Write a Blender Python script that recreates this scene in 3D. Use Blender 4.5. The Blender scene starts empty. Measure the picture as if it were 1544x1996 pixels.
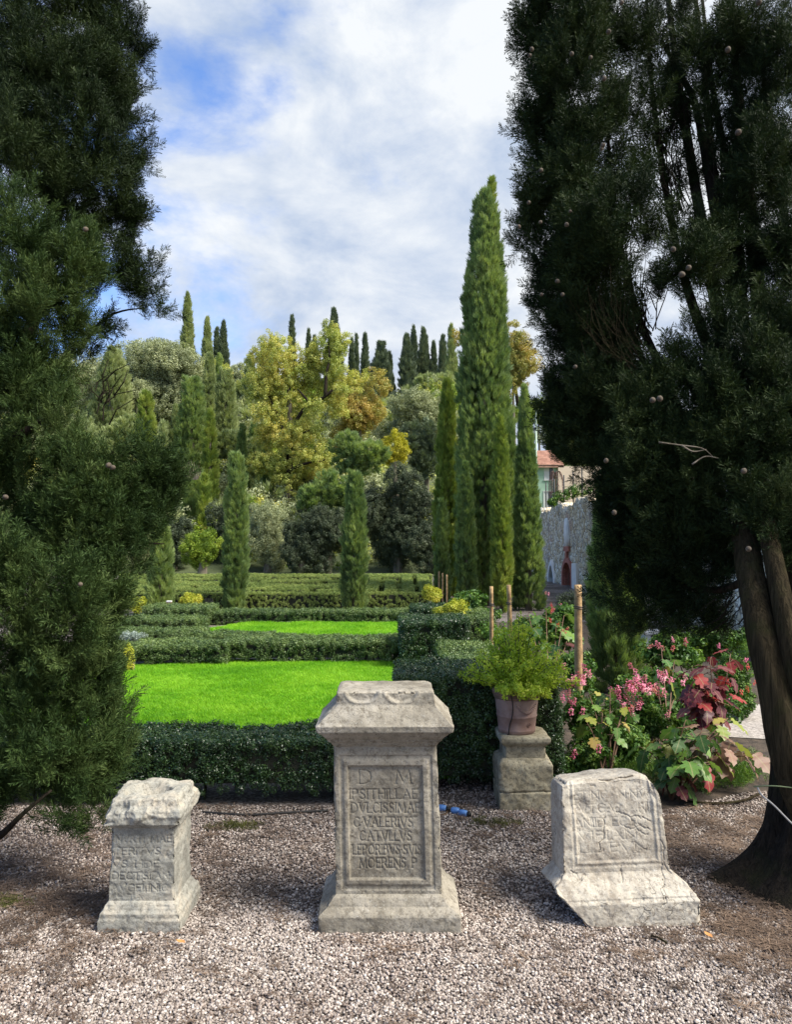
import bpy, math, random
import numpy as np
from mathutils import Vector, Matrix

# ------------------------------------------------------------------ camera, light, sky, exposure
SC = bpy.context.scene
COL = SC.collection
RAD = math.radians
F = 1520.0
PITCH = math.atan(62 / F)
EYE = 1.6
cam_d = bpy.data.cameras.new('camera'); cam = bpy.data.objects.new('camera', cam_d); COL.objects.link(cam)
cam.location = (0, 0, EYE); cam.rotation_euler = (RAD(90) + PITCH, 0, 0)
cam_d.sensor_fit = 'VERTICAL'; cam_d.angle = 2 * math.atan(998 / F)
cam_d.clip_end = 2000; cam_d.clip_start = 0.05
SC.camera = cam
SUN_EL, SUN_AZ = 50.0, 112.0      # azimuth clockwise from +Y (the view direction)
SUN_STRENGTH, SUN_ANGLE = 4.8, 30.0
SKY_STRENGTH = 0.13
SC.view_settings.view_transform = 'Standard'; SC.view_settings.look = 'None'
SC.view_settings.gamma = 1.0; SC.view_settings.exposure = 0.85
SC.view_settings.use_curve_mapping = False
SC.cycles.max_bounces = 6; SC.cycles.diffuse_bounces = 3; SC.cycles.glossy_bounces = 2
SC.cycles.transmission_bounces = 3; SC.cycles.transparent_max_bounces = 4
SC.cycles.caustics_reflective = False; SC.cycles.caustics_refractive = False
SC.cycles.use_denoising = True

W = bpy.data.worlds.new('World'); SC.world = W; W.use_nodes = True
nt = W.node_tree; nt.nodes.clear()
def N(t, typ, **kw):
    n = t.nodes.new(typ)
    for k, v in kw.items(): setattr(n, k, v)
    return n
def mixc(t, a, b, fac, mode='MIX'):
    n = N(t, 'ShaderNodeMix', data_type='RGBA', blend_type=mode)
    for s, v in ((n.inputs['Factor'], fac), (n.inputs['A'], a), (n.inputs['B'], b)):
        if hasattr(v, 'is_linked') or isinstance(v, bpy.types.NodeSocket): t.links.new(v, s)
        elif isinstance(v, (tuple, list)): s.default_value = (*v[:3], 1)
        else: s.default_value = v
    return n.outputs['Result']
def mathn(t, op, a, b=0.0, clamp=False):
    n = N(t, 'ShaderNodeMath', operation=op, use_clamp=clamp)
    for s, v in ((n.inputs[0], a), (n.inputs[1], b)):
        if isinstance(v, bpy.types.NodeSocket): t.links.new(v, s)
        else: s.default_value = v
    return n.outputs[0]
def ramp(t, fac, stops, interp='LINEAR'):
    n = N(t, 'ShaderNodeValToRGB'); cr = n.color_ramp; cr.interpolation = interp
    while len(cr.elements) > 1: cr.elements.remove(cr.elements[-1])
    for i, (p, c) in enumerate(stops):
        e = cr.elements[0] if i == 0 else cr.elements.new(p)
        e.position = p; e.color = (*c, 1) if len(c) == 3 else c
    t.links.new(fac, n.inputs[0])
    return n.outputs['Color']
def noise(t, vec, scale, detail=4, rough=0.55, dist=0.0, typ='FBM'):
    n = N(t, 'ShaderNodeTexNoise'); n.inputs['Scale'].default_value = scale
    n.inputs['Detail'].default_value = detail; n.inputs['Roughness'].default_value = rough
    n.inputs['Distortion'].default_value = dist
    if vec is not None: t.links.new(vec, n.inputs['Vector'])
    return n.outputs['Fac']

sky = N(nt, 'ShaderNodeTexSky', sky_type='NISHITA'); sky.sun_disc = False
sky.sun_elevation = RAD(SUN_EL); sky.sun_rotation = RAD(SUN_AZ)
sky.air_density = 1.0; sky.dust_density = 0.6; sky.ozone_density = 1.6
tc = N(nt, 'ShaderNodeTexCoord')
mp = N(nt, 'ShaderNodeMapping'); mp.inputs['Scale'].default_value = (1.0, 1.0, 1.7)
mp.inputs['Location'].default_value = (0.35, 0.0, 0.62)
nt.links.new(tc.outputs['Generated'], mp.inputs['Vector'])
cl1 = noise(nt, mp.outputs['Vector'], 2.3, 8, 0.52, 0.35)
cl2 = noise(nt, mp.outputs['Vector'], 7.0, 7, 0.6, 0.2)
sep = N(nt, 'ShaderNodeSeparateXYZ'); nt.links.new(tc.outputs['Generated'], sep.inputs[0])
bias = mathn(nt, 'MULTIPLY', sep.outputs['X'], 0.50)          # clearer to the west, thicker cloud to the east
cov = mathn(nt, 'ADD', mathn(nt, 'ADD', cl1, mathn(nt, 'MULTIPLY', cl2, 0.50)), bias)
CLOUD = (0.49, 0.72)
mask = ramp(nt, cov, [(CLOUD[0], (0, 0, 0)), (CLOUD[1], (1, 1, 1))], 'EASE')
shade = noise(nt, mp.outputs['Vector'], 5.5, 7, 0.6, 0.25)
cloudc = ramp(nt, shade, [(0.36, (2.2, 2.65, 3.45)), (0.62, (4.0, 4.15, 4.3))])
blue = mixc(nt, sky.outputs['Color'], (0.74, 0.92, 1.22), 1.0, 'MULTIPLY')
skyc = mixc(nt, blue, cloudc, mask)
bg = N(nt, 'ShaderNodeBackground'); bg.inputs['Strength'].default_value = SKY_STRENGTH
nt.links.new(skyc, bg.inputs['Color'])
wo = N(nt, 'ShaderNodeOutputWorld'); nt.links.new(bg.outputs[0], wo.inputs[0])

sd = bpy.data.lights.new('sun', 'SUN'); sd.energy = SUN_STRENGTH; sd.angle = RAD(SUN_ANGLE); sd.color = (1.0, 0.95, 0.86)
so = bpy.data.objects.new('sun', sd); COL.objects.link(so)
sv = Vector((math.sin(RAD(SUN_AZ)) * math.cos(RAD(SUN_EL)), math.cos(RAD(SUN_AZ)) * math.cos(RAD(SUN_EL)), math.sin(RAD(SUN_EL))))
so.rotation_euler = sv.to_track_quat('Z', 'Y').to_euler(); so.location = sv * 60

# ------------------------------------------------------------------ helpers
random.seed(11)
rng = np.random.default_rng(5)
SP, CP = math.sin(PITCH), math.cos(PITCH)
def at(px, py, Y):
    t = -(py - 998) / F; k = Y / (CP - t * SP)
    return Vector(((px - 772) / F * k, Y, EYE + (SP + t * CP) * k))
def gnd(px, py, z=0.0):
    t = -(py - 998) / F; s = SP + t * CP; k = (z - EYE) / s
    return Vector(((px - 772) / F * k, (CP - t * SP) * k, z))
def m_per_px(Y): return Y / F

def tag(o, label=None, cat=None, group=None, kind=None):
    if label: o['label'] = label
    if cat: o['category'] = cat
    if group: o['group'] = group
    if kind: o['kind'] = kind
    return o
def empty(name, loc=(0, 0, 0), label=None, cat=None, group=None):
    o = bpy.data.objects.new(name, None); COL.objects.link(o); o.location = loc
    o.empty_display_size = 0.1
    return tag(o, label, cat, group)
def link_mesh(name, me, mat=None, parent=None, keep=True):
    if mat is not None and len(me.materials) == 0: me.materials.append(mat)
    o = bpy.data.objects.new(name, me); COL.objects.link(o)
    if parent is not None:
        o.parent = parent
        if keep:
            o.matrix_parent_inverse = Matrix.LocRotScale(parent.location, parent.rotation_euler, parent.scale).inverted()
    return o
def mesh_np(name, V, Fc, smooth=False):
    """Fc: (n,k) int array or list of tuples"""
    me = bpy.data.meshes.new(name)
    V = np.asarray(V, dtype=np.float64)
    if isinstance(Fc, np.ndarray):
        n, k = Fc.shape
        me.vertices.add(len(V)); me.vertices.foreach_set('co', V.astype(np.float32).ravel())
        me.loops.add(n * k); me.loops.foreach_set('vertex_index', Fc.astype(np.int32).ravel())
        me.polygons.add(n); me.polygons.foreach_set('loop_start', np.arange(0, n * k, k, dtype=np.int32))
        me.update(calc_edges=True)
    else:
        me.from_pydata([tuple(v) for v in V], [], [tuple(f) for f in Fc]); me.update()
    if smooth: me.polygons.foreach_set('use_smooth', np.ones(len(me.polygons), dtype=bool)); me.update()
    return me
class MB:
    def __init__(s): s.v = []; s.f = []
    def add(s, V, Fc):
        b = len(s.v); s.v += [tuple(v) for v in V]; s.f += [tuple(i + b for i in f) for f in Fc]; return s
    def box(s, x0, x1, y0, y1, z0, z1):
        return s.add([(x0,y0,z0),(x1,y0,z0),(x1,y1,z0),(x0,y1,z0),(x0,y0,z1),(x1,y0,z1),(x1,y1,z1),(x0,y1,z1)],
                     [(3,2,1,0),(4,5,6,7),(0,1,5,4),(1,2,6,5),(2,3,7,6),(3,0,4,7)])
    def tube(s, pts, rad, seg=8, wob=0.0, closed=True):
        pts = [Vector(p) for p in pts]; n = len(pts)
        if not hasattr(rad, '__len__'): rad = [rad] * n
        V = []; ref = None
        for i, p in enumerate(pts):
            d = (pts[min(i + 1, n - 1)] - pts[max(i - 1, 0)]).normalized()
            if ref is None:
                ref = Vector((1, 0, 0)) if abs(d.x) < 0.8 else Vector((0, 1, 0))
            u = (ref - d * ref.dot(d)).normalized(); w = d.cross(u); ref = u
            for k in range(seg):
                a = 2 * math.pi * k / seg
                r = rad[i] * (1 + (wob * math.sin(k * 2.3 + i * 0.9) + wob * 0.7 * math.sin(k * 5.1 - i * 0.5) if wob else 0))
                V.append(p + (u * math.cos(a) + w * math.sin(a)) * r)
        Fc = [(i * seg + k, i * seg + (k + 1) % seg, (i + 1) * seg + (k + 1) % seg, (i + 1) * seg + k) for i in range(n - 1) for k in range(seg)]
        if closed: Fc += [tuple(range(seg))[::-1], tuple((n - 1) * seg + k for k in range(seg))]
        return s.add(V, Fc)
    def lathe(s, prof, c=(0, 0, 0), seg=40, close_bottom=True, close_top=False):
        V = [(c[0] + r * math.cos(2 * math.pi * k / seg), c[1] + r * math.sin(2 * math.pi * k / seg), c[2] + z) for r, z in prof for k in range(seg)]
        n = len(prof)
        Fc = [(i * seg + k, i * seg + (k + 1) % seg, (i + 1) * seg + (k + 1) % seg, (i + 1) * seg + k) for i in range(n - 1) for k in range(seg)]
        if close_bottom: Fc.append(tuple(range(seg))[::-1])
        if close_top: Fc.append(tuple((n - 1) * seg + k for k in range(seg)))
        return s.add(V, Fc)
    def build(s, name, mat, parent=None, smooth=False):
        return link_mesh(name, mesh_np(name, s.v, s.f, smooth), mat, parent)
def smooth_path(pts, n):
    """Catmull-Rom through pts"""
    P = [Vector(p) for p in pts]; P = [P[0] * 2 - P[1]] + P + [P[-1] * 2 - P[-2]]
    out = []
    m = len(P) - 3
    for i in range(n):
        u = i / (n - 1) * m; k = min(int(u), m - 1); t = u - k
        a, b, c, d = P[k], P[k + 1], P[k + 2], P[k + 3]
        out.append(0.5 * ((2 * b) + (c - a) * t + (2 * a - 5 * b + 4 * c - d) * t * t + (3 * b - a - 3 * c + d) * t ** 3))
    return out

# value noise, numpy
def _hash(i, j, k, s):
    h = (i * 374761393 + j * 668265263 + k * 2147483647 + s * 1274126177) & 0xffffffff
    h = ((h ^ (h >> 13)) * 1274126177) & 0xffffffff
    h = (h ^ (h >> 16)) & 0xffffffff
    return h / 2147483648.0 - 1.0
def vnoise(P, freq, seed=0):
    Q = np.asarray(P, float) * freq + 1000.0
    I = np.floor(Q).astype(np.int64); f = Q - I; f = f * f * (3 - 2 * f)
    out = 0
    for a in (0, 1):
        for b in (0, 1):
            for c in (0, 1):
                w = (f[:, 0] if a else 1 - f[:, 0]) * (f[:, 1] if b else 1 - f[:, 1]) * (f[:, 2] if c else 1 - f[:, 2])
                out = out + w * _hash(I[:, 0] + a, I[:, 1] + b, I[:, 2] + c, seed)
    return out
def fbm(P, freq, seed=0, oct=3):
    return sum(vnoise(P, freq * 2 ** o, seed + o) * 0.5 ** o for o in range(oct))

# ------------------------------------------------------------------ materials
MATS = {}
def new_mat(name):
    m = bpy.data.materials.new(name); m.use_nodes = True; t = m.node_tree; t.nodes.clear()
    out = N(t, 'ShaderNodeOutputMaterial'); bs = N(t, 'ShaderNodeBsdfPrincipled')
    t.links.new(bs.outputs[0], out.inputs[0]); MATS[name] = m
    return m, t, bs, out
def bump(t, bs, h, strength=0.5, dist=0.01):
    b = N(t, 'ShaderNodeBump'); b.inputs['Strength'].default_value = strength; b.inputs['Distance'].default_value = dist
    t.links.new(h, b.inputs['Height']); t.links.new(b.outputs[0], bs.inputs['Normal'])
def leaf_mat(name, cols, trans=0.25, rough=0.5, nscale=1.2, spec=0.3, spread=1.0):
    """leaf colour varies per clump and slowly in space"""
    m, t, bs, out = new_mat(name)
    oi = N(t, 'ShaderNodeObjectInfo'); geo = N(t, 'ShaderNodeNewGeometry')
    nz = noise(t, geo.outputs['Position'], nscale, 3, 0.6)
    ri = N(t, 'ShaderNodeNewGeometry')
    mixv = mathn(t, 'ADD', mathn(t, 'MULTIPLY', oi.outputs['Random'], 0.45 * spread), mathn(t, 'MULTIPLY', mathn(t, 'SUBTRACT', nz, 0.5), 1.6 * spread))
    mixv = mathn(t, 'ADD', mixv, mathn(t, 'MULTIPLY', ri.outputs['Random Per Island'], 0.45 * spread), True)
    n = len(cols)
    c = ramp(t, mixv, [(0.08 + 0.84 * i / max(1, n - 1), cc) for i, cc in enumerate(cols)])
    t.links.new(c, bs.inputs['Base Color']); bs.inputs['Roughness'].default_value = rough
    bs.inputs['Specular IOR Level'].default_value = spec
    if trans > 0:
        tr = N(t, 'ShaderNodeBsdfTranslucent'); mx = N(t, 'ShaderNodeMixShader'); mx.inputs[0].default_value = trans
        warm = mixc(t, c, (1.25, 1.25, 0.55), 1.0, 'MULTIPLY')
        t.links.new(warm, tr.inputs['Color'])
        t.links.new(bs.outputs[0], mx.inputs[1]); t.links.new(tr.outputs[0], mx.inputs[2]); t.links.new(mx.outputs[0], out.inputs[0])
    return m
def plain_mat(name, col, rough=0.7, var=0.25, nscale=8, bumpd=0.003, col2=None, obj=False, metallic=0.0):
    m, t, bs, out = new_mat(name)
    tc = N(t, 'ShaderNodeTexCoord'); v = tc.outputs['Object'] if obj else N(t, 'ShaderNodeNewGeometry').outputs['Position']
    nz = noise(t, v, nscale, 5, 0.6)
    a = tuple(c * (1 - var) for c in col); b = col2 or tuple(min(1, c * (1 + var)) for c in col)
    t.links.new(ramp(t, nz, [(0.3, a), (0.7, b)]), bs.inputs['Base Color'])
    bs.inputs['Roughness'].default_value = rough; bs.inputs['Metallic'].default_value = metallic
    if bumpd: bump(t, bs, noise(t, v, nscale * 4, 4, 0.6), 0.6, bumpd)
    return m

def stone_mat(name, base, dark, warm, scale=1.0, pit=0.6, lichen=(0.45, 0.45, 0.42)):
    m, t, bs, out = new_mat(name)
    pos = N(t, 'ShaderNodeTexCoord').outputs['Object']
    n1 = noise(t, pos, 5 * scale, 6, 0.65, 0.3); n2 = noise(t, pos, 38 * scale, 5, 0.7); n3 = noise(t, pos, 2.2 * scale, 4, 0.6, 0.6)
    n4 = noise(t, pos, 140 * scale, 3, 0.6)
    c = ramp(t, n1, [(0.32, dark), (0.5, base), (0.68, warm)])
    c = mixc(t, c, (0.42, 0.40, 0.36), ramp(t, n3, [(0.52, (0, 0, 0)), (0.72, (0.55,) * 3)]))
    c = mixc(t, c, dark, ramp(t, n2, [(0.36, (0.85,) * 3), (0.5, (0, 0, 0))]))
    c = mixc(t, c, lichen, ramp(t, n4, [(0.60, (0, 0, 0)), (0.72, (0.5,) * 3)]))
    c = mixc(t, c, tuple(x * 0.35 for x in dark), ramp(t, n4, [(0.28, (0.75,) * 3), (0.40, (0, 0, 0))]))
    vo = N(t, 'ShaderNodeTexVoronoi', feature='DISTANCE_TO_EDGE'); vo.inputs['Scale'].default_value = 4.2 * scale
    wv = N(t, 'ShaderNodeVectorMath', operation='ADD'); nv = N(t, 'ShaderNodeTexNoise'); nv.inputs['Scale'].default_value = 9 * scale
    sc = N(t, 'ShaderNodeVectorMath', operation='SCALE'); sc.inputs['Scale'].default_value = 0.35
    t.links.new(pos, nv.inputs['Vector']); t.links.new(nv.outputs['Color'], sc.inputs[0]); t.links.new(pos, wv.inputs[0]); t.links.new(sc.outputs[0], wv.inputs[1])
    t.links.new(wv.outputs[0], vo.inputs['Vector'])
    crack = ramp(t, vo.outputs['Distance'], [(0.0, (1, 1, 1)), (0.012, (0, 0, 0))])
    crk = mathn(t, 'MULTIPLY', crack, ramp(t, n3, [(0.47, (0, 0, 0)), (0.56, (pit,) * 3)]))
    c = mixc(t, c, tuple(x * 0.3 for x in dark), crk)
    t.links.new(c, bs.inputs['Base Color']); bs.inputs['Roughness'].default_value = 0.9
    bs.inputs['Specular IOR Level'].default_value = 0.2
    h = mathn(t, 'ADD', mathn(t, 'MULTIPLY', n2, 0.8), mathn(t, 'MULTIPLY', n4, 0.35))
    h = mathn(t, 'SUBTRACT', h, mathn(t, 'MULTIPLY', crk, 0.7))
    bump(t, bs, h, 0.55, 0.006)
    return m

# ------------------------------------------------------------------ scatter (uncountable foliage, pebbles, grass): geometry nodes on a point mesh
_groups = {}
def scatter_group(sources):
    key = tuple(s.name for s in sources)
    if key in _groups: return _groups[key]
    g = bpy.data.node_groups.new('scatter', 'GeometryNodeTree'); g.is_modifier = True
    g.interface.new_socket('Geometry', in_out='INPUT', socket_type='NodeSocketGeometry')
    g.interface.new_socket('Geometry', in_out='OUTPUT', socket_type='NodeSocketGeometry')
    gi = g.nodes.new('NodeGroupInput'); go = g.nodes.new('NodeGroupOutput')
    iop = g.nodes.new('GeometryNodeInstanceOnPoints'); jg = g.nodes.new('GeometryNodeJoinGeometry')
    for s in reversed(sources):
        oi = g.nodes.new('GeometryNodeObjectInfo'); oi.inputs['Object'].default_value = s; oi.inputs['As Instance'].default_value = False
        gt = g.nodes.new('GeometryNodeGeometryToInstance')
        g.links.new(oi.outputs['Geometry'], gt.inputs[0]); g.links.new(gt.outputs[0], jg.inputs[0])
    def attr(name, typ):
        a = g.nodes.new('GeometryNodeInputNamedAttribute'); a.data_type = typ; a.inputs['Name'].default_value = name
        return a.outputs['Attribute']
    g.links.new(gi.outputs[0], iop.inputs['Points']); g.links.new(jg.outputs[0], iop.inputs['Instance'])
    iop.inputs['Pick Instance'].default_value = True
    g.links.new(attr('var', 'INT'), iop.inputs['Instance Index'])
    g.links.new(attr('rot', 'FLOAT_VECTOR'), iop.inputs['Rotation'])
    g.links.new(attr('scl', 'FLOAT_VECTOR'), iop.inputs['Scale'])
    g.links.new(iop.outputs[0], go.inputs[0])
    _groups[key] = g
    return g
def scatter(name, pts, rot, scl, var, sources, parent=None, mat=None):
    n = len(pts)
    scl = np.asarray(scl, float)
    if scl.ndim == 1: scl = np.repeat(scl[:, None], 3, axis=1)
    me = bpy.data.meshes.new(name); me.vertices.add(n)
    me.vertices.foreach_set('co', np.asarray(pts, np.float32).ravel())
    a = me.attributes.new('rot', 'FLOAT_VECTOR', 'POINT'); a.data.foreach_set('vector', np.asarray(rot, np.float32).ravel())
    a = me.attributes.new('scl', 'FLOAT_VECTOR', 'POINT'); a.data.foreach_set('vector', scl.astype(np.float32).ravel())
    a = me.attributes.new('var', 'INT', 'POINT'); a.data.foreach_set('value', np.asarray(var, np.int32).ravel())
    me.update()
    o = link_mesh(name, me, mat or sources[0].data.materials[0], parent)
    md = o.modifiers.new('scatter', 'NODES'); md.node_group = scatter_group(sources)
    o['kind'] = 'stuff'
    return o
def euler_from_dir(D, spin):
    """rotation taking +Z to D, with a spin about it first"""
    D = D / np.linalg.norm(D, axis=1)[:, None]
    th = np.arccos(np.clip(D[:, 2], -1, 1)); ph = np.arctan2(D[:, 1], D[:, 0])
    ct, st, cp, sp, cs, ss = np.cos(th), np.sin(th), np.cos(ph), np.sin(ph), np.cos(spin), np.sin(spin)
    # M = Rz(ph) Ry(th) Rz(spin)
    m00 = cp * ct * cs - sp * ss; m10 = sp * ct * cs + cp * ss; m20 = -st * cs
    m21 = st * ss; m22 = ct
    m11 = -sp * ct * ss + cp * cs; m12 = sp * st
    y = np.arcsin(np.clip(-m20, -1, 1)); x = np.arctan2(m21, m22); z = np.arctan2(m10, m00)
    return np.stack([x, y, z], 1)
def src(name, V, Fc, mat, smooth=False):
    me = mesh_np(name, V, Fc, smooth); me.materials.append(mat)
    return bpy.data.objects.new(name, me)        # never linked: only the mesh is used
def rand_dirs(n, r=None):
    r = r or rng
    v = r.normal(size=(n, 3)); return v / np.linalg.norm(v, axis=1)[:, None]
def diamonds(base, tip, side, fold=0.25):
    """n diamond leaves (a quad each)"""
    mid = base * 0.5 + tip * 0.5
    nrm = np.cross(tip - base, side); nrm /= np.linalg.norm(nrm, axis=1)[:, None] + 1e-9
    w = np.linalg.norm(side, axis=1)[:, None]
    V = np.stack([base, mid + side + nrm * w * fold, tip, mid - side + nrm * w * fold], 1).reshape(-1, 3)
    Fc = np.arange(len(V)).reshape(-1, 4)
    return V, Fc
def clump_leaves(n, leaf, aspect=0.5, seed=1, flat=1.0, shell=0.5, up=0.4):
    r = np.random.default_rng(seed)
    d = rand_dirs(n, r); p = d * (shell + (1 - shell) * r.random((n, 1))) * 0.5 * np.array([1, 1, flat])
    nd = d * 0.6 + r.normal(size=(n, 3)) * 0.5 + np.array([0, 0, up])
    nd /= np.linalg.norm(nd, axis=1)[:, None]
    t = np.cross(nd, rand_dirs(n, r)); t /= np.linalg.norm(t, axis=1)[:, None]
    s = np.cross(nd, t); L = leaf * (0.7 + 0.6 * r.random((n, 1)))
    return diamonds(p - t * L / 2, p + t * L / 2, s * L * aspect / 2)
def clump_wisps(n, L, wid, seed=1, spread=0.5, up=1.2):
    r = np.random.default_rng(seed)
    d = rand_dirs(n, r); p = d * 0.42 * r.random((n, 1)) ** 0.5 * np.array([1, 1, 1.0])
    t = d * spread + np.array([0, 0, up]) + r.normal(size=(n, 3)) * 0.25
    t /= np.linalg.norm(t, axis=1)[:, None]
    s = np.cross(t, rand_dirs(n, r)); s /= np.linalg.norm(s, axis=1)[:, None]
    l = L * (0.6 + 0.8 * r.random((n, 1)))
    return diamonds(p - t * l * 0.4, p + t * l * 0.6, s * wid / 2)
def spray(seed=1, nb=16, sub=9):
    """feathery cypress branchlet, unit length, along +Z"""
    r = np.random.default_rng(seed)
    B, T, S = [], [], []
    def twig(b, d, l, w):
        s = np.cross(d, r.normal(size=3)); s /= np.linalg.norm(s)
        B.append(b); T.append(b + d * l); S.append(s * w)
    ax = np.array([0, 0, 1.0])
    bend = r.normal(size=3) * 0.12
    P = lambda u: np.array([bend[0] * u * u, bend[1] * u * u, u])
    for i in range(nb):
        u = 0.08 + 0.85 * i / nb; a = i * 2.4 + r.random() * 0.8
        o = np.array([math.cos(a), math.sin(a), 0]); d = o * 0.62 + ax * 0.75 + r.normal(size=3) * 0.1; d /= np.linalg.norm(d)
        l = 0.42 * (1 - 0.62 * u) + 0.06
        b = P(u); twig(b, d, l, 0.008)
        side = np.cross(d, ax + r.normal(size=3) * 0.3); side /= np.linalg.norm(side)
        for j in range(sub):
            v = 0.15 + 0.85 * j / sub
            dd = d * 0.8 + side * (0.75 if j % 2 else -0.75) + r.normal(size=3) * 0.18; dd /= np.linalg.norm(dd)
            twig(b + d * l * v, dd, 0.17 * (1 - 0.55 * v) + 0.03, 0.0125)
    V, Fc = diamonds(np.array(B), np.array(T), np.array(S), 0.5)
    return V, Fc

# ------------------------------------------------------------------ foliage sources
def greens(*c): return list(c)
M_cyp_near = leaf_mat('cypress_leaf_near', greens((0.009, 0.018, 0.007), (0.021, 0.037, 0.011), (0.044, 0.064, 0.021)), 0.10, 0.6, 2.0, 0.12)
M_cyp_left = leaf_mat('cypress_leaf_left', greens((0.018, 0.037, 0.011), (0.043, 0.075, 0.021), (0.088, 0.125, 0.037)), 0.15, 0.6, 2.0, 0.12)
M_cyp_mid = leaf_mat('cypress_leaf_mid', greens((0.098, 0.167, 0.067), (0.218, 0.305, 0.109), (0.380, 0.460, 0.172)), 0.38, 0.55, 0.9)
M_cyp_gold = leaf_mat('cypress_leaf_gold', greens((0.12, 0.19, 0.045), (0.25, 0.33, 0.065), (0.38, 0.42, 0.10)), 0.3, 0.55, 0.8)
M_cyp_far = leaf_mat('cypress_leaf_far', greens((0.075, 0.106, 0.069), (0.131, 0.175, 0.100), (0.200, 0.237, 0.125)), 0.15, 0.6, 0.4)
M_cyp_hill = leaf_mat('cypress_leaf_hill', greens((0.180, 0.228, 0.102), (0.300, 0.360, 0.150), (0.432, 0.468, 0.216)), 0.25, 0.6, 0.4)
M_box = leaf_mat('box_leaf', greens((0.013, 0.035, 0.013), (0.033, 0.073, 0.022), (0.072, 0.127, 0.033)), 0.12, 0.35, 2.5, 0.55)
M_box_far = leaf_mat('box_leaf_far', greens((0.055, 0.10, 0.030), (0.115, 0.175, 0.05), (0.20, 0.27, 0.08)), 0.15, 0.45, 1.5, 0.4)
M_maze = leaf_mat('maze_leaf', greens((0.13, 0.19, 0.05), (0.25, 0.32, 0.085), (0.38, 0.43, 0.13)), 0.15, 0.5, 0.8, 0.2)
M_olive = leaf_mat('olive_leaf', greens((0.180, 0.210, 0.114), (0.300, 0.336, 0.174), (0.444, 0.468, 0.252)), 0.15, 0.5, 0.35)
M_oak = leaf_mat('dark_evergreen_leaf', greens((0.029, 0.043, 0.022), (0.060, 0.082, 0.041), (0.108, 0.130, 0.070)), 0.12, 0.5, 0.6, 0.3)
M_lime = leaf_mat('lime_leaf', greens((0.10, 0.17, 0.02), (0.20, 0.29, 0.03), (0.36, 0.42, 0.06)), 0.3, 0.5, 1.0)
M_yel = leaf_mat('autumn_yellow_leaf', greens((0.240, 0.300, 0.072), (0.444, 0.468, 0.120), (0.648, 0.564, 0.156)), 0.3, 0.5, 0.35)
M_gold = leaf_mat('golden_leaf', greens((0.30, 0.30, 0.02), (0.50, 0.46, 0.03), (0.62, 0.55, 0.08)), 0.3, 0.5, 0.5)
M_orange = leaf_mat('autumn_orange_leaf', greens((0.24, 0.26, 0.07), (0.40, 0.35, 0.09), (0.50, 0.34, 0.10)), 0.3, 0.5, 0.4)
M_pot = leaf_mat('potted_shrub_leaf', greens((0.18, 0.28, 0.025), (0.40, 0.54, 0.045), (0.64, 0.70, 0.11)), 0.45, 0.45, 6.0)
M_bush = leaf_mat('bush_leaf', greens((0.03, 0.08, 0.015), (0.08, 0.17, 0.03), (0.20, 0.30, 0.05)), 0.3, 0.5, 5.0)
M_grass = leaf_mat('grass_blade', greens((0.088, 0.272, 0.008), (0.168, 0.424, 0.012), (0.288, 0.528, 0.032)), 0.32, 0.5, 0.75, 0.25, 1.35)
M_moss = leaf_mat('moss', greens((0.035, 0.04, 0.015), (0.09, 0.095, 0.025), (0.17, 0.17, 0.045)), 0.1, 0.8, 9.0)
M_grey_plant = leaf_mat('grey_leaf', greens((0.15, 0.2, 0.17), (0.3, 0.36, 0.32), (0.42, 0.48, 0.45)), 0.2, 0.6, 4.0)

S_spray_R = [src('spray', *spray(s), M_cyp_near) for s in (1, 2, 3)]
S_spray_L = [src('spray', *spray(s), M_cyp_left) for s in (4, 5, 6)]
def wisp_set(m): return [src('wisp_clump', *clump_wisps(70, 0.55, 0.075, s), m) for s in (1, 2)]
S_mid, S_cgold, S_far, S_hill = wisp_set(M_cyp_mid), wisp_set(M_cyp_gold), wisp_set(M_cyp_far), wisp_set(M_cyp_hill)
def leaf_set(m, n=60, leaf=0.2, aspect=0.6, **k): return [src('leaf_clump', *clump_leaves(n, leaf, aspect, s, **k), m) for s in (1, 2)]
S_box, S_boxfar, S_maze = leaf_set(M_box, 70, 0.19, 0.6), leaf_set(M_box_far, 70, 0.2, 0.6), leaf_set(M_maze, 60, 0.22, 0.6)
S_olive, S_oak = leaf_set(M_olive, 80, 0.17, 0.5), leaf_set(M_oak, 80, 0.17, 0.6)
S_lime, S_yel, S_gold, S_orange = leaf_set(M_lime), leaf_set(M_yel, 60, 0.2, 0.7), leaf_set(M_gold), leaf_set(M_orange, 60, 0.2, 0.7)
S_bush = leaf_set(M_bush, 34, 0.34, 0.55)
S_grey = leaf_set(M_grey_plant)

M_bark = None
def bark_mat(name, a, b, sc=1.0):
    m, t, bs, out = new_mat(name)
    geo = N(t, 'ShaderNodeNewGeometry'); mpn = N(t, 'ShaderNodeMapping'); mpn.inputs['Scale'].default_value = (60 * sc, 60 * sc, 5 * sc)
    t.links.new(geo.outputs['Position'], mpn.inputs['Vector'])
    n1 = noise(t, mpn.outputs['Vector'], 1.0, 6, 0.65, 0.8)
    n2 = noise(t, geo.outputs['Position'], 6, 4, 0.6)
    c = ramp(t, n1, [(0.35, a), (0.65, b)]); c = mixc(t, c, (b[0] * 0.6, b[1] * 0.85, b[2] * 0.5), ramp(t, n2, [(0.5, (0, 0, 0)), (0.65, (0.6,) * 3)]))
    t.links.new(c, bs.inputs['Base Color']); bs.inputs['Roughness'].default_value = 0.95; bs.inputs['Specular IOR Level'].default_value = 0.1
    bump(t, bs, n1, 1.0, 0.02)
    return m
M_bark_d = bark_mat('cypress_bark', (0.010, 0.008, 0.006), (0.036, 0.028, 0.020))
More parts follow.
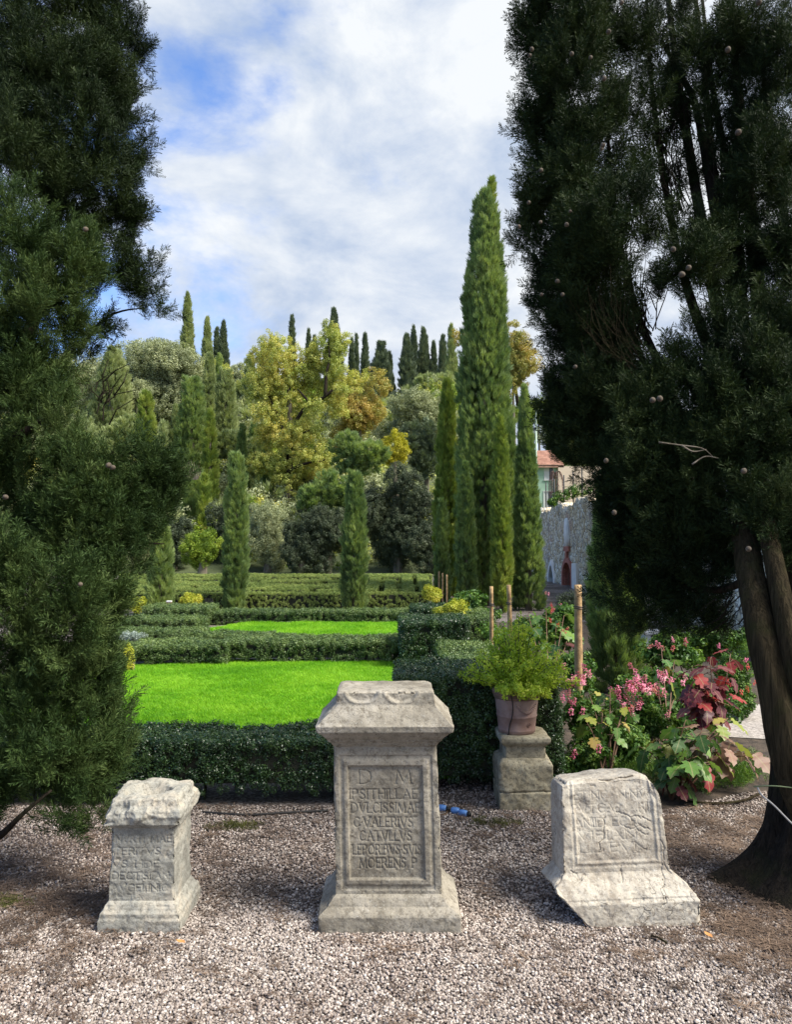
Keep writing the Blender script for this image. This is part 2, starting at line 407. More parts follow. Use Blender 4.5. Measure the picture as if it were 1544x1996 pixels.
M_bark_b = bark_mat('cypress_bark_brown', (0.014, 0.011, 0.006), (0.052, 0.040, 0.022))
M_bark_f = bark_mat('grey_bark', (0.08, 0.065, 0.05), (0.22, 0.19, 0.15), 0.2)
M_twig = plain_mat('dead_twig', (0.10, 0.065, 0.045), 0.9, 0.3, 5, 0)

# ------------------------------------------------------------------ terrain
def sstep(x): x = np.clip(x, 0, 1); return x * x * (3 - 2 * x)
def terrain(x, y):
    x = np.asarray(x, float); y = np.asarray(y, float)
    y0 = 36 + 44 * sstep((x - 5.0) / 5.0)
    y0 = y0 + 0 * y
    s = sstep((y - y0) / 50.0)
    return 0.25 * np.clip((y - 19.3) / 5.0, 0, 1) + 14.0 * s + 2.0 * sstep((y - y0) / 8.0) * (y < 400)
def T(x, y): return float(terrain(x, y))
M_soil, t_, bs_, o_ = new_mat('soil_and_gravel')
pos_ = N(t_, 'ShaderNodeNewGeometry').outputs['Position']
va = N(t_, 'ShaderNodeTexVoronoi'); va.inputs['Scale'].default_value = 62; t_.links.new(pos_, va.inputs['Vector'])
peb = ramp(t_, N(t_, 'ShaderNodeSeparateXYZ').outputs[0], [(0, (0, 0, 0))])
sx = N(t_, 'ShaderNodeSeparateColor'); t_.links.new(va.outputs['Color'], sx.inputs[0])
pc = ramp(t_, sx.outputs[0], [(0.1, (0.06, 0.045, 0.038)), (0.45, (0.16, 0.13, 0.115)), (0.9, (0.34, 0.31, 0.29))])
dirt = ramp(t_, noise(t_, pos_, 30, 6, 0.7), [(0.35, (0.022, 0.015, 0.011)), (0.7, (0.075, 0.055, 0.042))])
c_ = mixc(t_, pc, dirt, ramp(t_, noise(t_, pos_, 1.3, 5, 0.6), [(0.42, (0.25,) * 3), (0.6, (0.85,) * 3)]))
# beyond the gardens the ground is grass and scrub
sepp = N(t_, 'ShaderNodeSeparateXYZ'); t_.links.new(pos_, sepp.inputs[0])
scrub = ramp(t_, noise(t_, pos_, 0.4, 6, 0.65), [(0.35, (0.035, 0.05, 0.018)), (0.55, (0.08, 0.10, 0.035)), (0.72, (0.22, 0.18, 0.12))])
farm = mathn(t_, 'MULTIPLY', mathn(t_, 'SUBTRACT', sepp.outputs['Y'], 31.0), 0.5, True)
c_ = mixc(t_, c_, scrub, farm)
t_.links.new(c_, bs_.inputs['Base Color']); bs_.inputs['Roughness'].default_value = 0.95
bump(t_, bs_, va.outputs['Distance'], 0.6, 0.01)

xs = np.concatenate([np.linspace(-220, -40, 12)[:-1], np.linspace(-40, 40, 65), np.linspace(40, 220, 12)[1:]])
ys = np.concatenate([np.linspace(-40, 16, 8), np.linspace(18, 31, 27), np.linspace(32, 140, 73), np.linspace(140, 900, 14)[1:]])
XX, YY = np.meshgrid(xs, ys)
ZZ = terrain(XX, YY)
ZZ = ZZ + 0.5 * np.sin(XX * 0.21 + YY * 0.13) * (ZZ > 2.5)
V = np.stack([XX.ravel(), YY.ravel(), ZZ.ravel()], 1)
nx_, ny_ = len(xs), len(ys)
I = (np.arange(ny_ - 1)[:, None] * nx_ + np.arange(nx_ - 1)[None, :]).ravel()
Fc = np.stack([I, I + 1, I + nx_ + 1, I + nx_], 1)
g = link_mesh('ground', mesh_np('ground', V, Fc, True), M_soil); g['kind'] = 'structure'

# lawns
M_lawn = plain_mat('lawn_base', (0.060, 0.20, 0.012), 0.9, 0.35, 2.0, 0.01, (0.10, 0.30, 0.015))
def poly_sheet(name, pts, z, mat):
    me = mesh_np(name, [(x, y, z) for x, y in pts], [tuple(range(len(pts)))])
    o = link_mesh(name, me, mat); o['kind'] = 'structure'; return o
lawn1 = [(-5.6, 5.36), (0.42, 5.36), (0.42, 10.4), (-2.2, 10.5), (-3.3, 10.1), (-5.6, 9.2)]
lawn2 = [(-3.1, 12.7), (0.3, 12.7), (0.3, 15.4), (-3.0, 15.4), (-3.5, 14.2)]
poly_sheet('lawn', lawn1, 0.008, M_lawn); poly_sheet('lawn', lawn2, 0.008, M_lawn)
def in_poly(P, poly):
    x, y = P[:, 0], P[:, 1]; c = np.zeros(len(P), bool); j = len(poly) - 1
    for i in range(len(poly)):
        xi, yi = poly[i]; xj, yj = poly[j]
        c ^= ((yi > y) != (yj > y)) & (x < (xj - xi) * (y - yi) / (yj - yi + 1e-12) + xi); j = i
    return c
def tuft(n, r0, h, seed):
    r = np.random.default_rng(seed); V = []; Fc = []
    for i in range(n):
        a = r.random() * 6.283; q = r0 * math.sqrt(r.random()); b = np.array([q * math.cos(a), q * math.sin(a), 0])
        hh = h * (0.55 + 0.6 * r.random()); ln = r.normal(size=2) * hh * 0.33; w = 0.0016 + 0.0012 * r.random(); a2 = r.random() * 6.28
        sv_ = np.array([math.cos(a2) * w, math.sin(a2) * w, 0])
        m_ = b + np.array([ln[0] * 0.35, ln[1] * 0.35, hh * 0.6]); t_ip = b + np.array([ln[0], ln[1], hh])
        k = len(V); V += [b - sv_, b + sv_, m_ + sv_ * 0.8, m_ - sv_ * 0.8, t_ip]; Fc += [(k, k + 1, k + 2, k + 3), (k + 3, k + 2, k + 4)]
    return V, Fc
S_tuft = [src('grass_tuft', *tuft(34, 0.035, 0.05, s), M_grass) for s in (1, 2)]
def grass(poly, n, label, s0):
    lo = np.min(poly, 0); hi = np.max(poly, 0)
    P = rng.random((n, 2)) * (hi - lo) + lo; P = P[in_poly(P, poly)]
    k = len(P); P3 = np.c_[P, np.full(k, 0.006)]
    d = rng.normal(size=(k, 3)) * 0.12 + np.array([0, 0, 1.0])
    hv = 1 + 0.25 * fbm(P3, 2.2, 3)
    s = s0 * (0.8 + 0.4 * rng.random(k))
    o = scatter('grass', P3, euler_from_dir(d, rng.random(k) * 6.28), np.stack([s, s, s * hv], 1), rng.integers(0, 2, k), S_tuft)
    return tag(o, label, 'grass', kind='stuff')
grass([(-3.6, 5.38), (0.42, 5.38), (0.42, 10.4), (-2.2, 10.5), (-3.6, 10.0)], 36000, 'bright green mown grass of the nearer lawn', 1.0)
grass(lawn2, 9000, 'bright green mown grass of the farther lawn', 1.4)

# planting bed at the right
M_bed = plain_mat('bed_soil', (0.035, 0.026, 0.019), 0.95, 0.5, 14, 0.02, (0.09, 0.065, 0.045))
bed = [gnd(1112, 1560), gnd(1180, 1590), gnd(1300, 1580), gnd(1460, 1545), gnd(1600, 1540)]
bed = [(p.x, p.y) for p in bed] + [(5.2, 6.5), (5.2, 16.0), (0.9, 16.0), (1.15, 5.9)]
poly_sheet('bed_soil', bed, 0.006, M_bed)

# ------------------------------------------------------------------ gravel pebbles
def pebble(seed, fl=0.62):
    r = np.random.default_rng(seed)
    import bmesh
    bm = bmesh.new(); bmesh.ops.create_icosphere(bm, subdivisions=1, radius=0.5)
    V = np.array([v.co[:] for v in bm.verts]); Fc = [tuple(v.index for v in f.verts) for f in bm.faces]; bm.free()
    V = V * (1 + r.normal(size=(len(V), 1)) * 0.13) * np.array([1.0, 0.75 + 0.2 * r.random(), fl])
    return V, Fc
def peb_mat(name, stops):
    m, t, bs, out = new_mat(name); oi = N(t, 'ShaderNodeObjectInfo'); geo = N(t, 'ShaderNodeNewGeometry')
    c = ramp(t, oi.outputs['Random'], stops)
    c = mixc(t, c, (0.10, 0.08, 0.07), ramp(t, noise(t, geo.outputs['Position'], 260, 2, 0.6), [(0.45, (0, 0, 0)), (0.75, (0.4,) * 3)]))
    t.links.new(c, bs.inputs['Base Color']); bs.inputs['Roughness'].default_value = 0.75; bs.inputs['Specular IOR Level'].default_value = 0.3
    return m
M_pl = peb_mat('pebble_pale', [(0.0, (0.11, 0.085, 0.07)), (0.2, (0.215, 0.178, 0.152)), (0.55, (0.335, 0.285, 0.25)), (0.85, (0.46, 0.40, 0.355)), (1.0, (0.64, 0.58, 0.52))])
M_pb = peb_mat('pebble_brown', [(0.0, (0.07, 0.050, 0.040)), (0.4, (0.17, 0.128, 0.105)), (0.75, (0.31, 0.25, 0.215)), (1.0, (0.52, 0.45, 0.40))])
S_peb = [src('pebble', *pebble(s), M_pl, True) for s in (1, 2, 3)] + [src('pebble', *pebble(s), M_pb, True) for s in (4, 5, 6)]
def blocked(P):
    x, y = P[:, 0], P[:, 1]
    b = in_poly(P, lawn1) | ((x > -3.6) & (x < 0.0) & (y > 4.82) & (y < 5.3)) | in_poly(P, bed)
    for (cx, cy, hx, hy) in ((-0.025, 3.47, 0.28, 0.2), (-1.06, 3.44, 0.15, 0.15)):
        b |= (abs(x - cx) < hx) & (abs(y - cy) < hy)
    return b
def patch(P, c, r): return np.exp(-(((P[:, 0] - c[0]) / r[0]) ** 2 + ((P[:, 1] - c[1]) / r[1]) ** 2))
def gravel(name, x0, x1, y0, y1, n, size, label):
    P = np.c_[rng.random(n) * (x1 - x0) + x0, rng.random(n) * (y1 - y0) + y0]
    keep = abs(P[:, 0]) < P[:, 1] * 0.53 + 0.5
    P = P[keep]; P = P[~blocked(P)]
    P3 = np.c_[P, np.zeros(len(P))]
    n1 = fbm(P3, 1.6, 8, 4); n2 = fbm(P3, 6.0, 9, 3)
    # needle litter and soil patches under the two trees, thinner gravel further from the path
    lit = 0.6 * patch(P, (-1.95, 3.45), (0.7, 0.5)) + .65 * patch(P, (1.75, 3.2), (0.65, 0.36)) + 0.55 * patch(P, (-1.6, 3.95), (0.6, 0.35))
    dark = np.clip((P[:, 1] - 3.15) / 1.3, 0, 1) * 0.5
    brownp = np.clip(0.16 + dark + lit * 0.75 + n1 * 0.36 + n2 * 0.25, 0.02, 0.97)
    thin = np.clip(lit * 0.30 + dark * 0.05 + n1 * 0.16 + n2 * 0.16 - 0.18, 0.0, 0.75)
    k = rng.random(len(P)) > thin
    P3, brownp = P3[k], brownp[k]; m = len(P3)
    var = rng.integers(0, 3, m) + 3 * (rng.random(m) < brownp)
    s = size * (0.6 + 0.65 * rng.random(m) ** 1.4)
    P3[:, 2] = s * 0.16 + rng.random(m) * size * 0.38
    d = rng.normal(size=(m, 3)) * 0.35 + np.array([0, 0, 1.0])
    o = scatter(name, P3, euler_from_dir(d, rng.random(m) * 6.28), s, var, S_peb)
    return tag(o, label, 'gravel', kind='stuff')
gravel('gravel', -2.9, 2.9, 2.15, 3.45, 150000, 0.0135, 'pale pinkish pebbles of the path in front of the three carved stones')
gravel('gravel', -3.3, 3.2, 3.45, 5.1, 105000, 0.0140, 'darker brown pebbles around and behind the carved stones')
gravel('gravel', -0.2, 3.6, 5.1, 6.2, 9000, 0.02, 'brownish pebbles at the edge of the planting bed')
# dry needles and small twigs lying on the gravel
M_lit = leaf_mat('dry_needle', greens((0.05, 0.034, 0.024), (0.12, 0.08, 0.055), (0.24, 0.17, 0.12)), 0, 0.8, 3.0)
def needle_clump(seed):
    r = np.random.default_rng(seed); n = 26
    b = np.c_[r.normal(size=(n, 2)) * 0.25, r.random(n) * 0.12]; a = r.random(n) * 6.28
    d = np.c_[np.cos(a), np.sin(a), r.normal(size=n) * 0.12]; L = 0.25 + 0.35 * r.random((n, 1))
    s = np.cross(d, [0, 0, 1.0]); return diamonds(b, b + d * L, s * 0.022, 0.6)
S_lit = [src('needles', *needle_clump(s), M_lit) for s in (1, 2)]
P = np.concatenate([np.c_[rng.normal(-1.95, 0.5, 800), rng.normal(3.45, 0.36, 800)], np.c_[rng.normal(1.8, 0.36, 700), rng.normal(3.2, 0.22, 700)],
                    np.c_[rng.random(500) * 5 - 2.5, rng.random(500) * 2.6 + 2.4], np.c_[rng.normal(1.7, 0.4, 500), rng.normal(4.2, 0.3, 500)]])
P = P[~blocked(P)]
k = len(P)
tag(scatter('needle_litter', np.c_[P, np.full(k, 0.013)], np.c_[np.zeros((k, 2)), rng.random(k) * 6.28], 0.05 + 0.05 * rng.random(k), rng.integers(0, 2, k), S_lit),
    'reddish brown dry needles littering the gravel under the trees', 'litter', kind='stuff')

# ------------------------------------------------------------------ clipped hedges
M_core = plain_mat('hedge_stem_shade_core', (0.020, 0.022, 0.012), 0.95, 0.4, 20, 0.01)  # for stems and for solid cores coloured dark as the shaded hedge inside
def box_surface(b, dens, z0=0.0):
    """points over the top and sides of boxes; returns pts, normals"""
    x0, x1, y0, y1, h = b; P, D = [], []
    def face(n, fn, nrm):
        q = rng.random((max(1, int(n)), 2)); P.append(fn(q)); D.append(np.repeat([nrm], len(q), 0))
    lx, ly, lz = x1 - x0, y1 - y0, h - z0
    face(dens * lx * ly * 1.15, lambda q: np.c_[x0 + q[:, 0] * lx, y0 + q[:, 1] * ly, np.full(len(q), h)], (0, 0, 1.0))
    face(dens * lx * lz, lambda q: np.c_[x0 + q[:, 0] * lx, np.full(len(q), y0), z0 + q[:, 1] * lz], (0, -1.0, 0.3))
    face(dens * lx * lz * 0.6, lambda q: np.c_[x0 + q[:, 0] * lx, np.full(len(q), y1), z0 + q[:, 1] * lz], (0, 1.0, 0.3))
    face(dens * ly * lz, lambda q: np.c_[np.full(len(q), x0), y0 + q[:, 0] * ly, z0 + q[:, 1] * lz], (-1.0, 0, 0.3))
    face(dens * ly * lz, lambda q: np.c_[np.full(len(q), x1), y0 + q[:, 0] * ly, z0 + q[:, 1] * lz], (1.0, 0, 0.3))
    return np.concatenate(P), np.concatenate(D)
def hedge(label, boxes, dens, cs, sources, group='clipped box hedges round the lawns', wob=0.02, gap=0.04, seed=0, cat='hedge', stems=True):
    xs_ = [b[0] for b in boxes]; c = ((min(xs_) + max(b[1] for b in boxes)) / 2, (min(b[2] for b in boxes) + max(b[3] for b in boxes)) / 2, 0)
    root = empty('box_hedge', c, label, cat, group)
    P, D = [], []
    for b in boxes:
        p, d = box_surface(b, dens, gap); P.append(p); D.append(d)
    P, D = np.concatenate(P), np.concatenate(D)
    keep = np.ones(len(P), bool)
    for b in boxes:                                        # drop points buried in a neighbouring box
        i = 0.05
        keep &= ~((P[:, 0] > b[0] + i) & (P[:, 0] < b[1] - i) & (P[:, 1] > b[2] + i) & (P[:, 1] < b[3] - i) & (P[:, 2] < b[4] - i))
    P, D = P[keep], D[keep]; k = len(P)
    nz = fbm(P, 1.8, seed + 20, 2) * wob * 1.3 + fbm(P, 7, seed + 23, 2) * wob
    P = P + D * (nz - cs * 0.28)[:, None] + rng.normal(size=(k, 3)) * cs * 0.12
    low = (P[:, 2] < gap + 0.05) & (rng.random(k) < 0.5); P, D, k = P[~low], D[~low], int((~low).sum())
    d = D + rng.normal(size=(k, 3)) * 0.5
    P[:, 2] = np.maximum(P[:, 2], cs * 0.3)
    scatter('leaves', P, euler_from_dir(d, rng.random(k) * 6.28), cs * (0.75 + 0.5 * rng.random(k)), rng.integers(0, 2, k), sources, root)
    mb = MB(); ins = cs * 0.55
    for (x0, x1, y0, y1, h) in boxes:
        mb.box(x0 + ins, x1 - ins, y0 + ins, y1 - ins, gap + 0.04 if stems else 0.0, h - ins * 1.2)  # solid core blocks the view through, inner shade put into its dark colour
        if stems:
            L = max(x1 - x0, y1 - y0); m = max(2, int(L / 0.16))
            for i in range(m):
                if x1 - x0 >= y1 - y0: q = (x0 + ins + (i + 0.3 + 0.4 * random.random()) * (x1 - x0 - 2 * ins) / m, y0 + (0.25 + 0.5 * random.random()) * (y1 - y0))
                else: q = (x0 + (0.25 + 0.5 * random.random()) * (x1 - x0), y0 + ins + (i + 0.5) * (y1 - y0 - 2 * ins) / m)
                mb.tube([(q[0], q[1], -0.02), (q[0] + random.uniform(-.04, .04), q[1], (gap + h) * 0.55)], [0.011, 0.007], 5)
    o = mb.build('stems', M_core, root); o['kind'] = 'stuff'
    return root
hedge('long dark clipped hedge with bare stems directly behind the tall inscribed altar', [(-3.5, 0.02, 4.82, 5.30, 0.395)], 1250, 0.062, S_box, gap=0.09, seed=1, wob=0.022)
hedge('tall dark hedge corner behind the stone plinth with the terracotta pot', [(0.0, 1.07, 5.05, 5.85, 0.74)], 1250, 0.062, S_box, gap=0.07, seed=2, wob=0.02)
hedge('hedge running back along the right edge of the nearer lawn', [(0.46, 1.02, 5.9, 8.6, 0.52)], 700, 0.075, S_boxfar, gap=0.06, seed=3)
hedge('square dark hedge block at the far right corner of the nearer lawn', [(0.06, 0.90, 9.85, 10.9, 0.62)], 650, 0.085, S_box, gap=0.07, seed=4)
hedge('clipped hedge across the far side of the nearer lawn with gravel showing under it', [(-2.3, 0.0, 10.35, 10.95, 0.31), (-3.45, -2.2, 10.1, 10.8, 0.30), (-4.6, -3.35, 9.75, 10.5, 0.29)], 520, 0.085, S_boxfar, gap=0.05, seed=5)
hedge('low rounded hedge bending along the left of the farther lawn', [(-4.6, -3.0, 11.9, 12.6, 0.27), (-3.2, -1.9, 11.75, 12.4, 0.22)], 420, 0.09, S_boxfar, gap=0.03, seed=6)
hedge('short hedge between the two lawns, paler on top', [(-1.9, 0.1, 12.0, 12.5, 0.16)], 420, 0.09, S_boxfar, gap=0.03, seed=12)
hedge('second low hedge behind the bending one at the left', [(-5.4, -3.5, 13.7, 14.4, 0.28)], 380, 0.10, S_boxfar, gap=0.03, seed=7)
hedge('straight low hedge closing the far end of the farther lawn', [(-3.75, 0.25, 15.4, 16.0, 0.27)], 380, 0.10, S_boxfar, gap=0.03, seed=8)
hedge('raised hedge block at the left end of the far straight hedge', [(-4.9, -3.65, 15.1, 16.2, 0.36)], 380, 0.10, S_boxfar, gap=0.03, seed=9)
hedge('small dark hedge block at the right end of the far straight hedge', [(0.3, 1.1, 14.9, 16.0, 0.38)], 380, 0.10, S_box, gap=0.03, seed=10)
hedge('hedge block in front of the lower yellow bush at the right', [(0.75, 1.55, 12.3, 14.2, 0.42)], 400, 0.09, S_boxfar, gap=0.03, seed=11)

# maze on gently rising ground: one thing, its clipped rows are parts
mz = empty('hedge_maze', (-4, 21.5, 0), 'wide low hedge maze with winding clipped rows in front of the dark trees', 'maze')
def maze_row(x0, x1, y0, y1, h):
    P, D = box_surface((x0, x1, y0, y1, h), 330, 0.02); k = len(P)
    P = P + rng.normal(size=(k, 3)) * 0.008 + D * (fbm(P, 2.0, 40, 2) * 0.015)[:, None]
    P[:, 2] += terrain(P[:, 0], P[:, 1])
    scatter_o = scatter('hedge_row', P, euler_from_dir(D + rng.normal(size=(k, 3)) * 0.35, rng.random(k) * 6.28), 0.075 * (0.8 + 0.4 * rng.random(k)), rng.integers(0, 2, k), S_maze, mz)
    mb = MB().box(x0 + .03, x1 - .03, y0 + .03, y1 - .03, 0, h - .035)  # added solid box, dark in colour for the shade inside the row
    mb.v = [(v[0], v[1], v[2] + T(v[0], v[1])) for v in mb.v]
    mb.build('inner_shade_core', M_core, scatter_o)
HZ = 0.385
random.seed(4)
maze_row(-7.2, 0.93, 19.1, 19.42, HZ); maze_row(-8.6, 1.1, 24.3, 24.6, HZ); maze_row(-8.4, 0.1, 23.7, 23.95, HZ)
maze_row(0.66, 0.95, 19.46, 24.26, HZ)
y = 19.95; i = 0
while y < 23.3:
    x = -8.2; lim = [-1.35, -0.7, -1.35, -.95, -1.35, -.7][i % 6]
    while x < lim - .4:
        L = random.uniform(1.0, 3.4); x1 = min(x + L, lim)
        if x1 - x > 0.4: maze_row(x, x1, y, y + 0.30, HZ + random.uniform(-.02, .02))
        if random.random() < 0.6: maze_row(x1 - 0.3, x1, y + 0.32, y + 0.66, HZ + random.uniform(-.01, .01))
        x = x1 + random.choice([0.04, 0.04, 0.32, 0.4])
    y += 0.68; i += 1
for xa, ys_ in ((-1.22, [(19.8, 21.0), (21.3, 23.2)]), (-0.74, [(19.75, 21.1), (21.2, 23.4)]), (-0.27, [(19.7, 22.9)]), (0.20, [(19.7, 21.4), (21.45, 24.2)])):
    for (ya, yb) in ys_: maze_row(xa, xa + 0.25, ya, yb, HZ)
for (xa, yb) in ((-0.96, 20.5), (-0.48, 21.4), (-0.01, 21.2), (0.46, 21.1), (-0.48, 22.7), (-0.01, 20.0)):
    maze_row(xa, xa + 0.2, yb, yb + 0.22, HZ - 0.015)

# ------------------------------------------------------------------ carved stones
STROKES = {
 'A': (.72, [[(0, 0), (.36, 1), (.72, 0)], [(.14, .36), (.58, .36)]]),
 'B': (.55, [[(0, 0), (0, 1), (.35, 1), (.48, .88), (.46, .62), (.32, .53), (0, .53)], [(.32, .53), (.52, .42), (.54, .15), (.36, 0), (0, 0)]]),
 'C': (.68, [[(.66, .84), (.48, .98), (.26, .98), (.07, .78), (.02, .5), (.07, .22), (.26, .02), (.48, .02), (.66, .16)]]),
 'D': (.68, [[(0, 0), (0, 1), (.34, 1), (.58, .84), (.68, .5), (.58, .16), (.34, 0), (0, 0)]]),
 'E': (.46, [[(.46, 1), (0, 1), (0, 0), (.46, 0)], [(0, .52), (.38, .52)]]),
 'F': (.46, [[(.46, 1), (0, 1), (0, 0)], [(0, .52), (.38, .52)]]),
 'G': (.7, [[(.66, .84), (.48, .98), (.26, .98), (.07, .78), (.02, .5), (.07, .22), (.26, .02), (.48, .02), (.66, .16), (.66, .45), (.5, .45)]]),
 'H': (.62, [[(0, 0), (0, 1)], [(.62, 0), (.62, 1)], [(0, .52), (.62, .52)]]),
 'I': (.04, [[(0, 0), (0, 1)]]),
 'L': (.44, [[(0, 1), (0, 0), (.44, 0)]]),
 'M': (.85, [[(0, 0), (.12, 1), (.43, .1), (.74, 1), (.85, 0)]]),
 'N': (.66, [[(0, 0), (0, 1), (.66, 0), (.66, 1)]]),
 'O': (.76, [[(.38, 1), (.15, .9), (.02, .65), (.02, .35), (.15, .1), (.38, 0), (.61, .1), (.74, .35), (.74, .65), (.61, .9), (.38, 1)]]),
 'P': (.52, [[(0, 0), (0, 1), (.34, 1), (.5, .86), (.48, .6), (.32, .48), (.05, .48)]]),
 'R': (.58, [[(0, 0), (0, 1), (.34, 1), (.5, .86), (.48, .6), (.32, .5), (0, .5)], [(.28, .5), (.6, 0)]]),
 'S': (.5, [[(.47, .86), (.36, .98), (.16, .98), (.03, .84), (.06, .64), (.42, .4), (.48, .18), (.36, .02), (.14, .02), (.02, .14)]]),
 'T': (.62, [[(0, 1), (.62, 1)], [(.31, 1), (.31, 0)]]),
 'V': (.68, [[(0, 1), (.34, 0), (.68, 1)]]),
 '.': (.05, [[(0, .45), (.04, .5)]]),
 ' ': (.35, []),
}
def text_strokes(lines):
    """lines: (text, x0, x1, baseline z, cap height) -> segments in the face plane"""
    seg = []
    for s, x0, x1, z, h in lines:
        adv = []; x = 0
        for ch in s:
            w, st = STROKES[ch]; adv.append((x, st)); x += w + 0.2
        tot = x - 0.2; k = (x1 - x0) / tot
        for (x, st) in adv:
            for pl in st:
                q = [(x0 + (x + a) * k, z + b * h) for a, b in pl]
                seg += list(zip(q[:-1], q[1:]))
            if len(st) and st[0][0][1] in (0, 1):          # small serifs
                for pl in st:
                    for (a, b) in (pl[0], pl[-1]):
                        if b in (0, 1): cx = x0 + (x + a) * k; seg.append(((cx - .1 * h, z + b * h), (cx + .1 * h, z + b * h)))
    return seg
def groove(x, z, segs, w, depth):
    out = np.zeros(len(x))
    for (a, b) in segs:
        m = (x > min(a[0], b[0]) - w) & (x < max(a[0], b[0]) + w) & (z > min(a[1], b[1]) - w) & (z < max(a[1], b[1]) + w)
        if not m.any(): continue
        dx, dz = b[0] - a[0], b[1] - a[1]; L = dx * dx + dz * dz + 1e-12
        t = np.clip(((x[m] - a[0]) * dx + (z[m] - a[1]) * dz) / L, 0, 1)
        dd = np.hypot(x[m] - a[0] - t * dx, z[m] - a[1] - t * dz)
        out[m] = np.maximum(out[m], depth * np.clip(1 - dd / w, 0, 1))
    return out
def frame_step(x, z, x0, x1, z0, z1, w, depth):
    """signed distance inside a rectangle -> smooth step down of the given depth"""
    d = np.minimum(np.minimum(x - x0, x1 - x), np.minimum(z - z0, z1 - z))
    return depth * sstep(d / w)
def carved(prof, parts, mat, root, fine=0.0030, coarse=0.014, face_fn=None, post=None, rough=0.004, seed=0, top_rings=26, edge=0.008, topfn=None):
    """prof: (z, half width, front y, back y) from the foot up; parts: (name, z0, z1).  One closed skin, split into parts by height."""
    zs = []
    for (a, b) in zip(prof[:-1], prof[1:]):
        L = max(abs(b[0] - a[0]), abs(b[1] - a[1]), abs(b[2] - a[2])); n = max(1, int(round(L / fine)))
        zs += [tuple(a[i] + (b[i] - a[i]) * j / n for i in range(4)) for j in range(n)]
    zs.append(prof[-1]); zt, wt, ft, bt = prof[-1]; c = (ft + bt) / 2
    body_rows = len(zs)
    for j in range(1, top_rings + 1):
        k = 1 - j / (top_rings + 0.2); zs.append((zt, wt * k, c + (ft - c) * k, c + (bt - c) * k))
    W0 = max(p[1] for p in prof); nf = int(2 * W0 / fine); ns = int((prof[0][3] - prof[0][2]) / coarse); nb = int(2 * W0 / coarse)
    u = np.concatenate([np.linspace(-1, 1, nf, endpoint=False), np.ones(ns), np.linspace(1, -1, nb, endpoint=False), -np.ones(ns)])
    v = np.concatenate([np.zeros(nf), np.linspace(0, 1, ns, endpoint=False), np.ones(nb), np.linspace(1, 0, ns, endpoint=False)])
    m = len(u); R_ = len(zs); A = np.array(zs)
    X = A[:, 1:2] * u[None]; Y = A[:, 2:3] + (A[:, 3:4] - A[:, 2:3]) * v[None]; Z = np.repeat(A[:, 0:1], m, 1)
    G = np.stack([X, Y, Z], 2)
    # normals by finite differences
    du = np.roll(G, -1, 1) - np.roll(G, 1, 1); dv = np.gradient(G, axis=0)
    Nn = np.cross(du, dv); Nn /= np.linalg.norm(Nn, axis=2)[:, :, None] + 1e-9
    P = G.reshape(-1, 3); Nf = Nn.reshape(-1, 3)
    hw = np.repeat(A[:, 1], m); ex = hw - np.abs(P[:, 0]); ey = np.minimum(P[:, 1] - np.repeat(A[:, 2], m), np.repeat(A[:, 3], m) - P[:, 1])
    isf = np.tile(v == 0, R_)
    corner = np.where(isf, ex, np.where(np.tile(np.abs(u) == 1, R_), ey, ex))
    chip = np.clip(fbm(P, 14, seed + 5, 3), 0, 1)
    ed = edge * (0.35 + 1.6 * chip)
    cr = np.clip(1 - corner / (ed * 1.6), 0, 1) ** 2 * ed
    zc_ = np.abs(P[:, 2] - zt) ; top = np.repeat(np.arange(R_) >= body_rows, m)
    cr2 = np.where(top, 0, np.clip(1 - zc_ / (ed * 1.5), 0, 1) ** 2 * ed * 0.8)
    disp = -cr - cr2 + rough * (fbm(P, 9, seed, 2) * 0.7 + fbm(P, 40, seed + 9, 3) * 0.45)
    pit = np.clip(vnoise(P, 60, seed + 31) - 0.55, 0, 1) * 2.2
    disp -= pit * rough * 0.8
    if face_fn is not None:
        sel = isf & ~top
        disp[sel] -= face_fn(P[sel, 0], P[sel, 2], P[sel])
    Q = P + Nf * disp[:, None]
    if topfn is not None: Q[:, 2] -= topfn(P) * top
    if post is not None: Q = post(Q)
    rowz = A[:, 0]
    for (name, z0, z1) in parts:
        r0 = int(np.argmax(rowz >= z0 - 1e-6)); r1 = R_ - 1 if z1 is None else int(np.argmax(rowz >= z1 - 1e-6))
        rows = np.arange(r0, r1)
        I = (rows[:, None] * m + np.arange(m)[None]).ravel(); J = (rows[:, None] * m + (np.arange(m)[None] + 1) % m).ravel()
        Fc = np.stack([I, J, J + m, I + m], 1) - r0 * m
        Vv = Q[r0 * m:(r1 + 1) * m]
        me = mesh_np(name, Vv, Fc, True)
        o = link_mesh(name, me, mat, root, keep=False)
    return root

M_st_c = stone_mat('altar_stone', (0.25, 0.225, 0.18), (0.13, 0.113, 0.088), (0.335, 0.30, 0.245), 1.0, 0.35)
M_st_l = stone_mat('grey_altar_stone', (0.31, 0.30, 0.26), (0.165, 0.155, 0.13), (0.42, 0.365, 0.285), 1.3, 0.5, (0.55, 0.55, 0.52))
M_st_r = stone_mat('pale_altar_stone', (0.41, 0.37, 0.305), (0.235, 0.20, 0.16), (0.49, 0.45, 0.375), 1.1, 1.0, (0.66, 0.65, 0.62))
M_st_p = stone_mat('tuff_stone', (0.33, 0.29, 0.20), (0.14, 0.12, 0.08), (0.45, 0.40, 0.28), 1.6, 0.0)

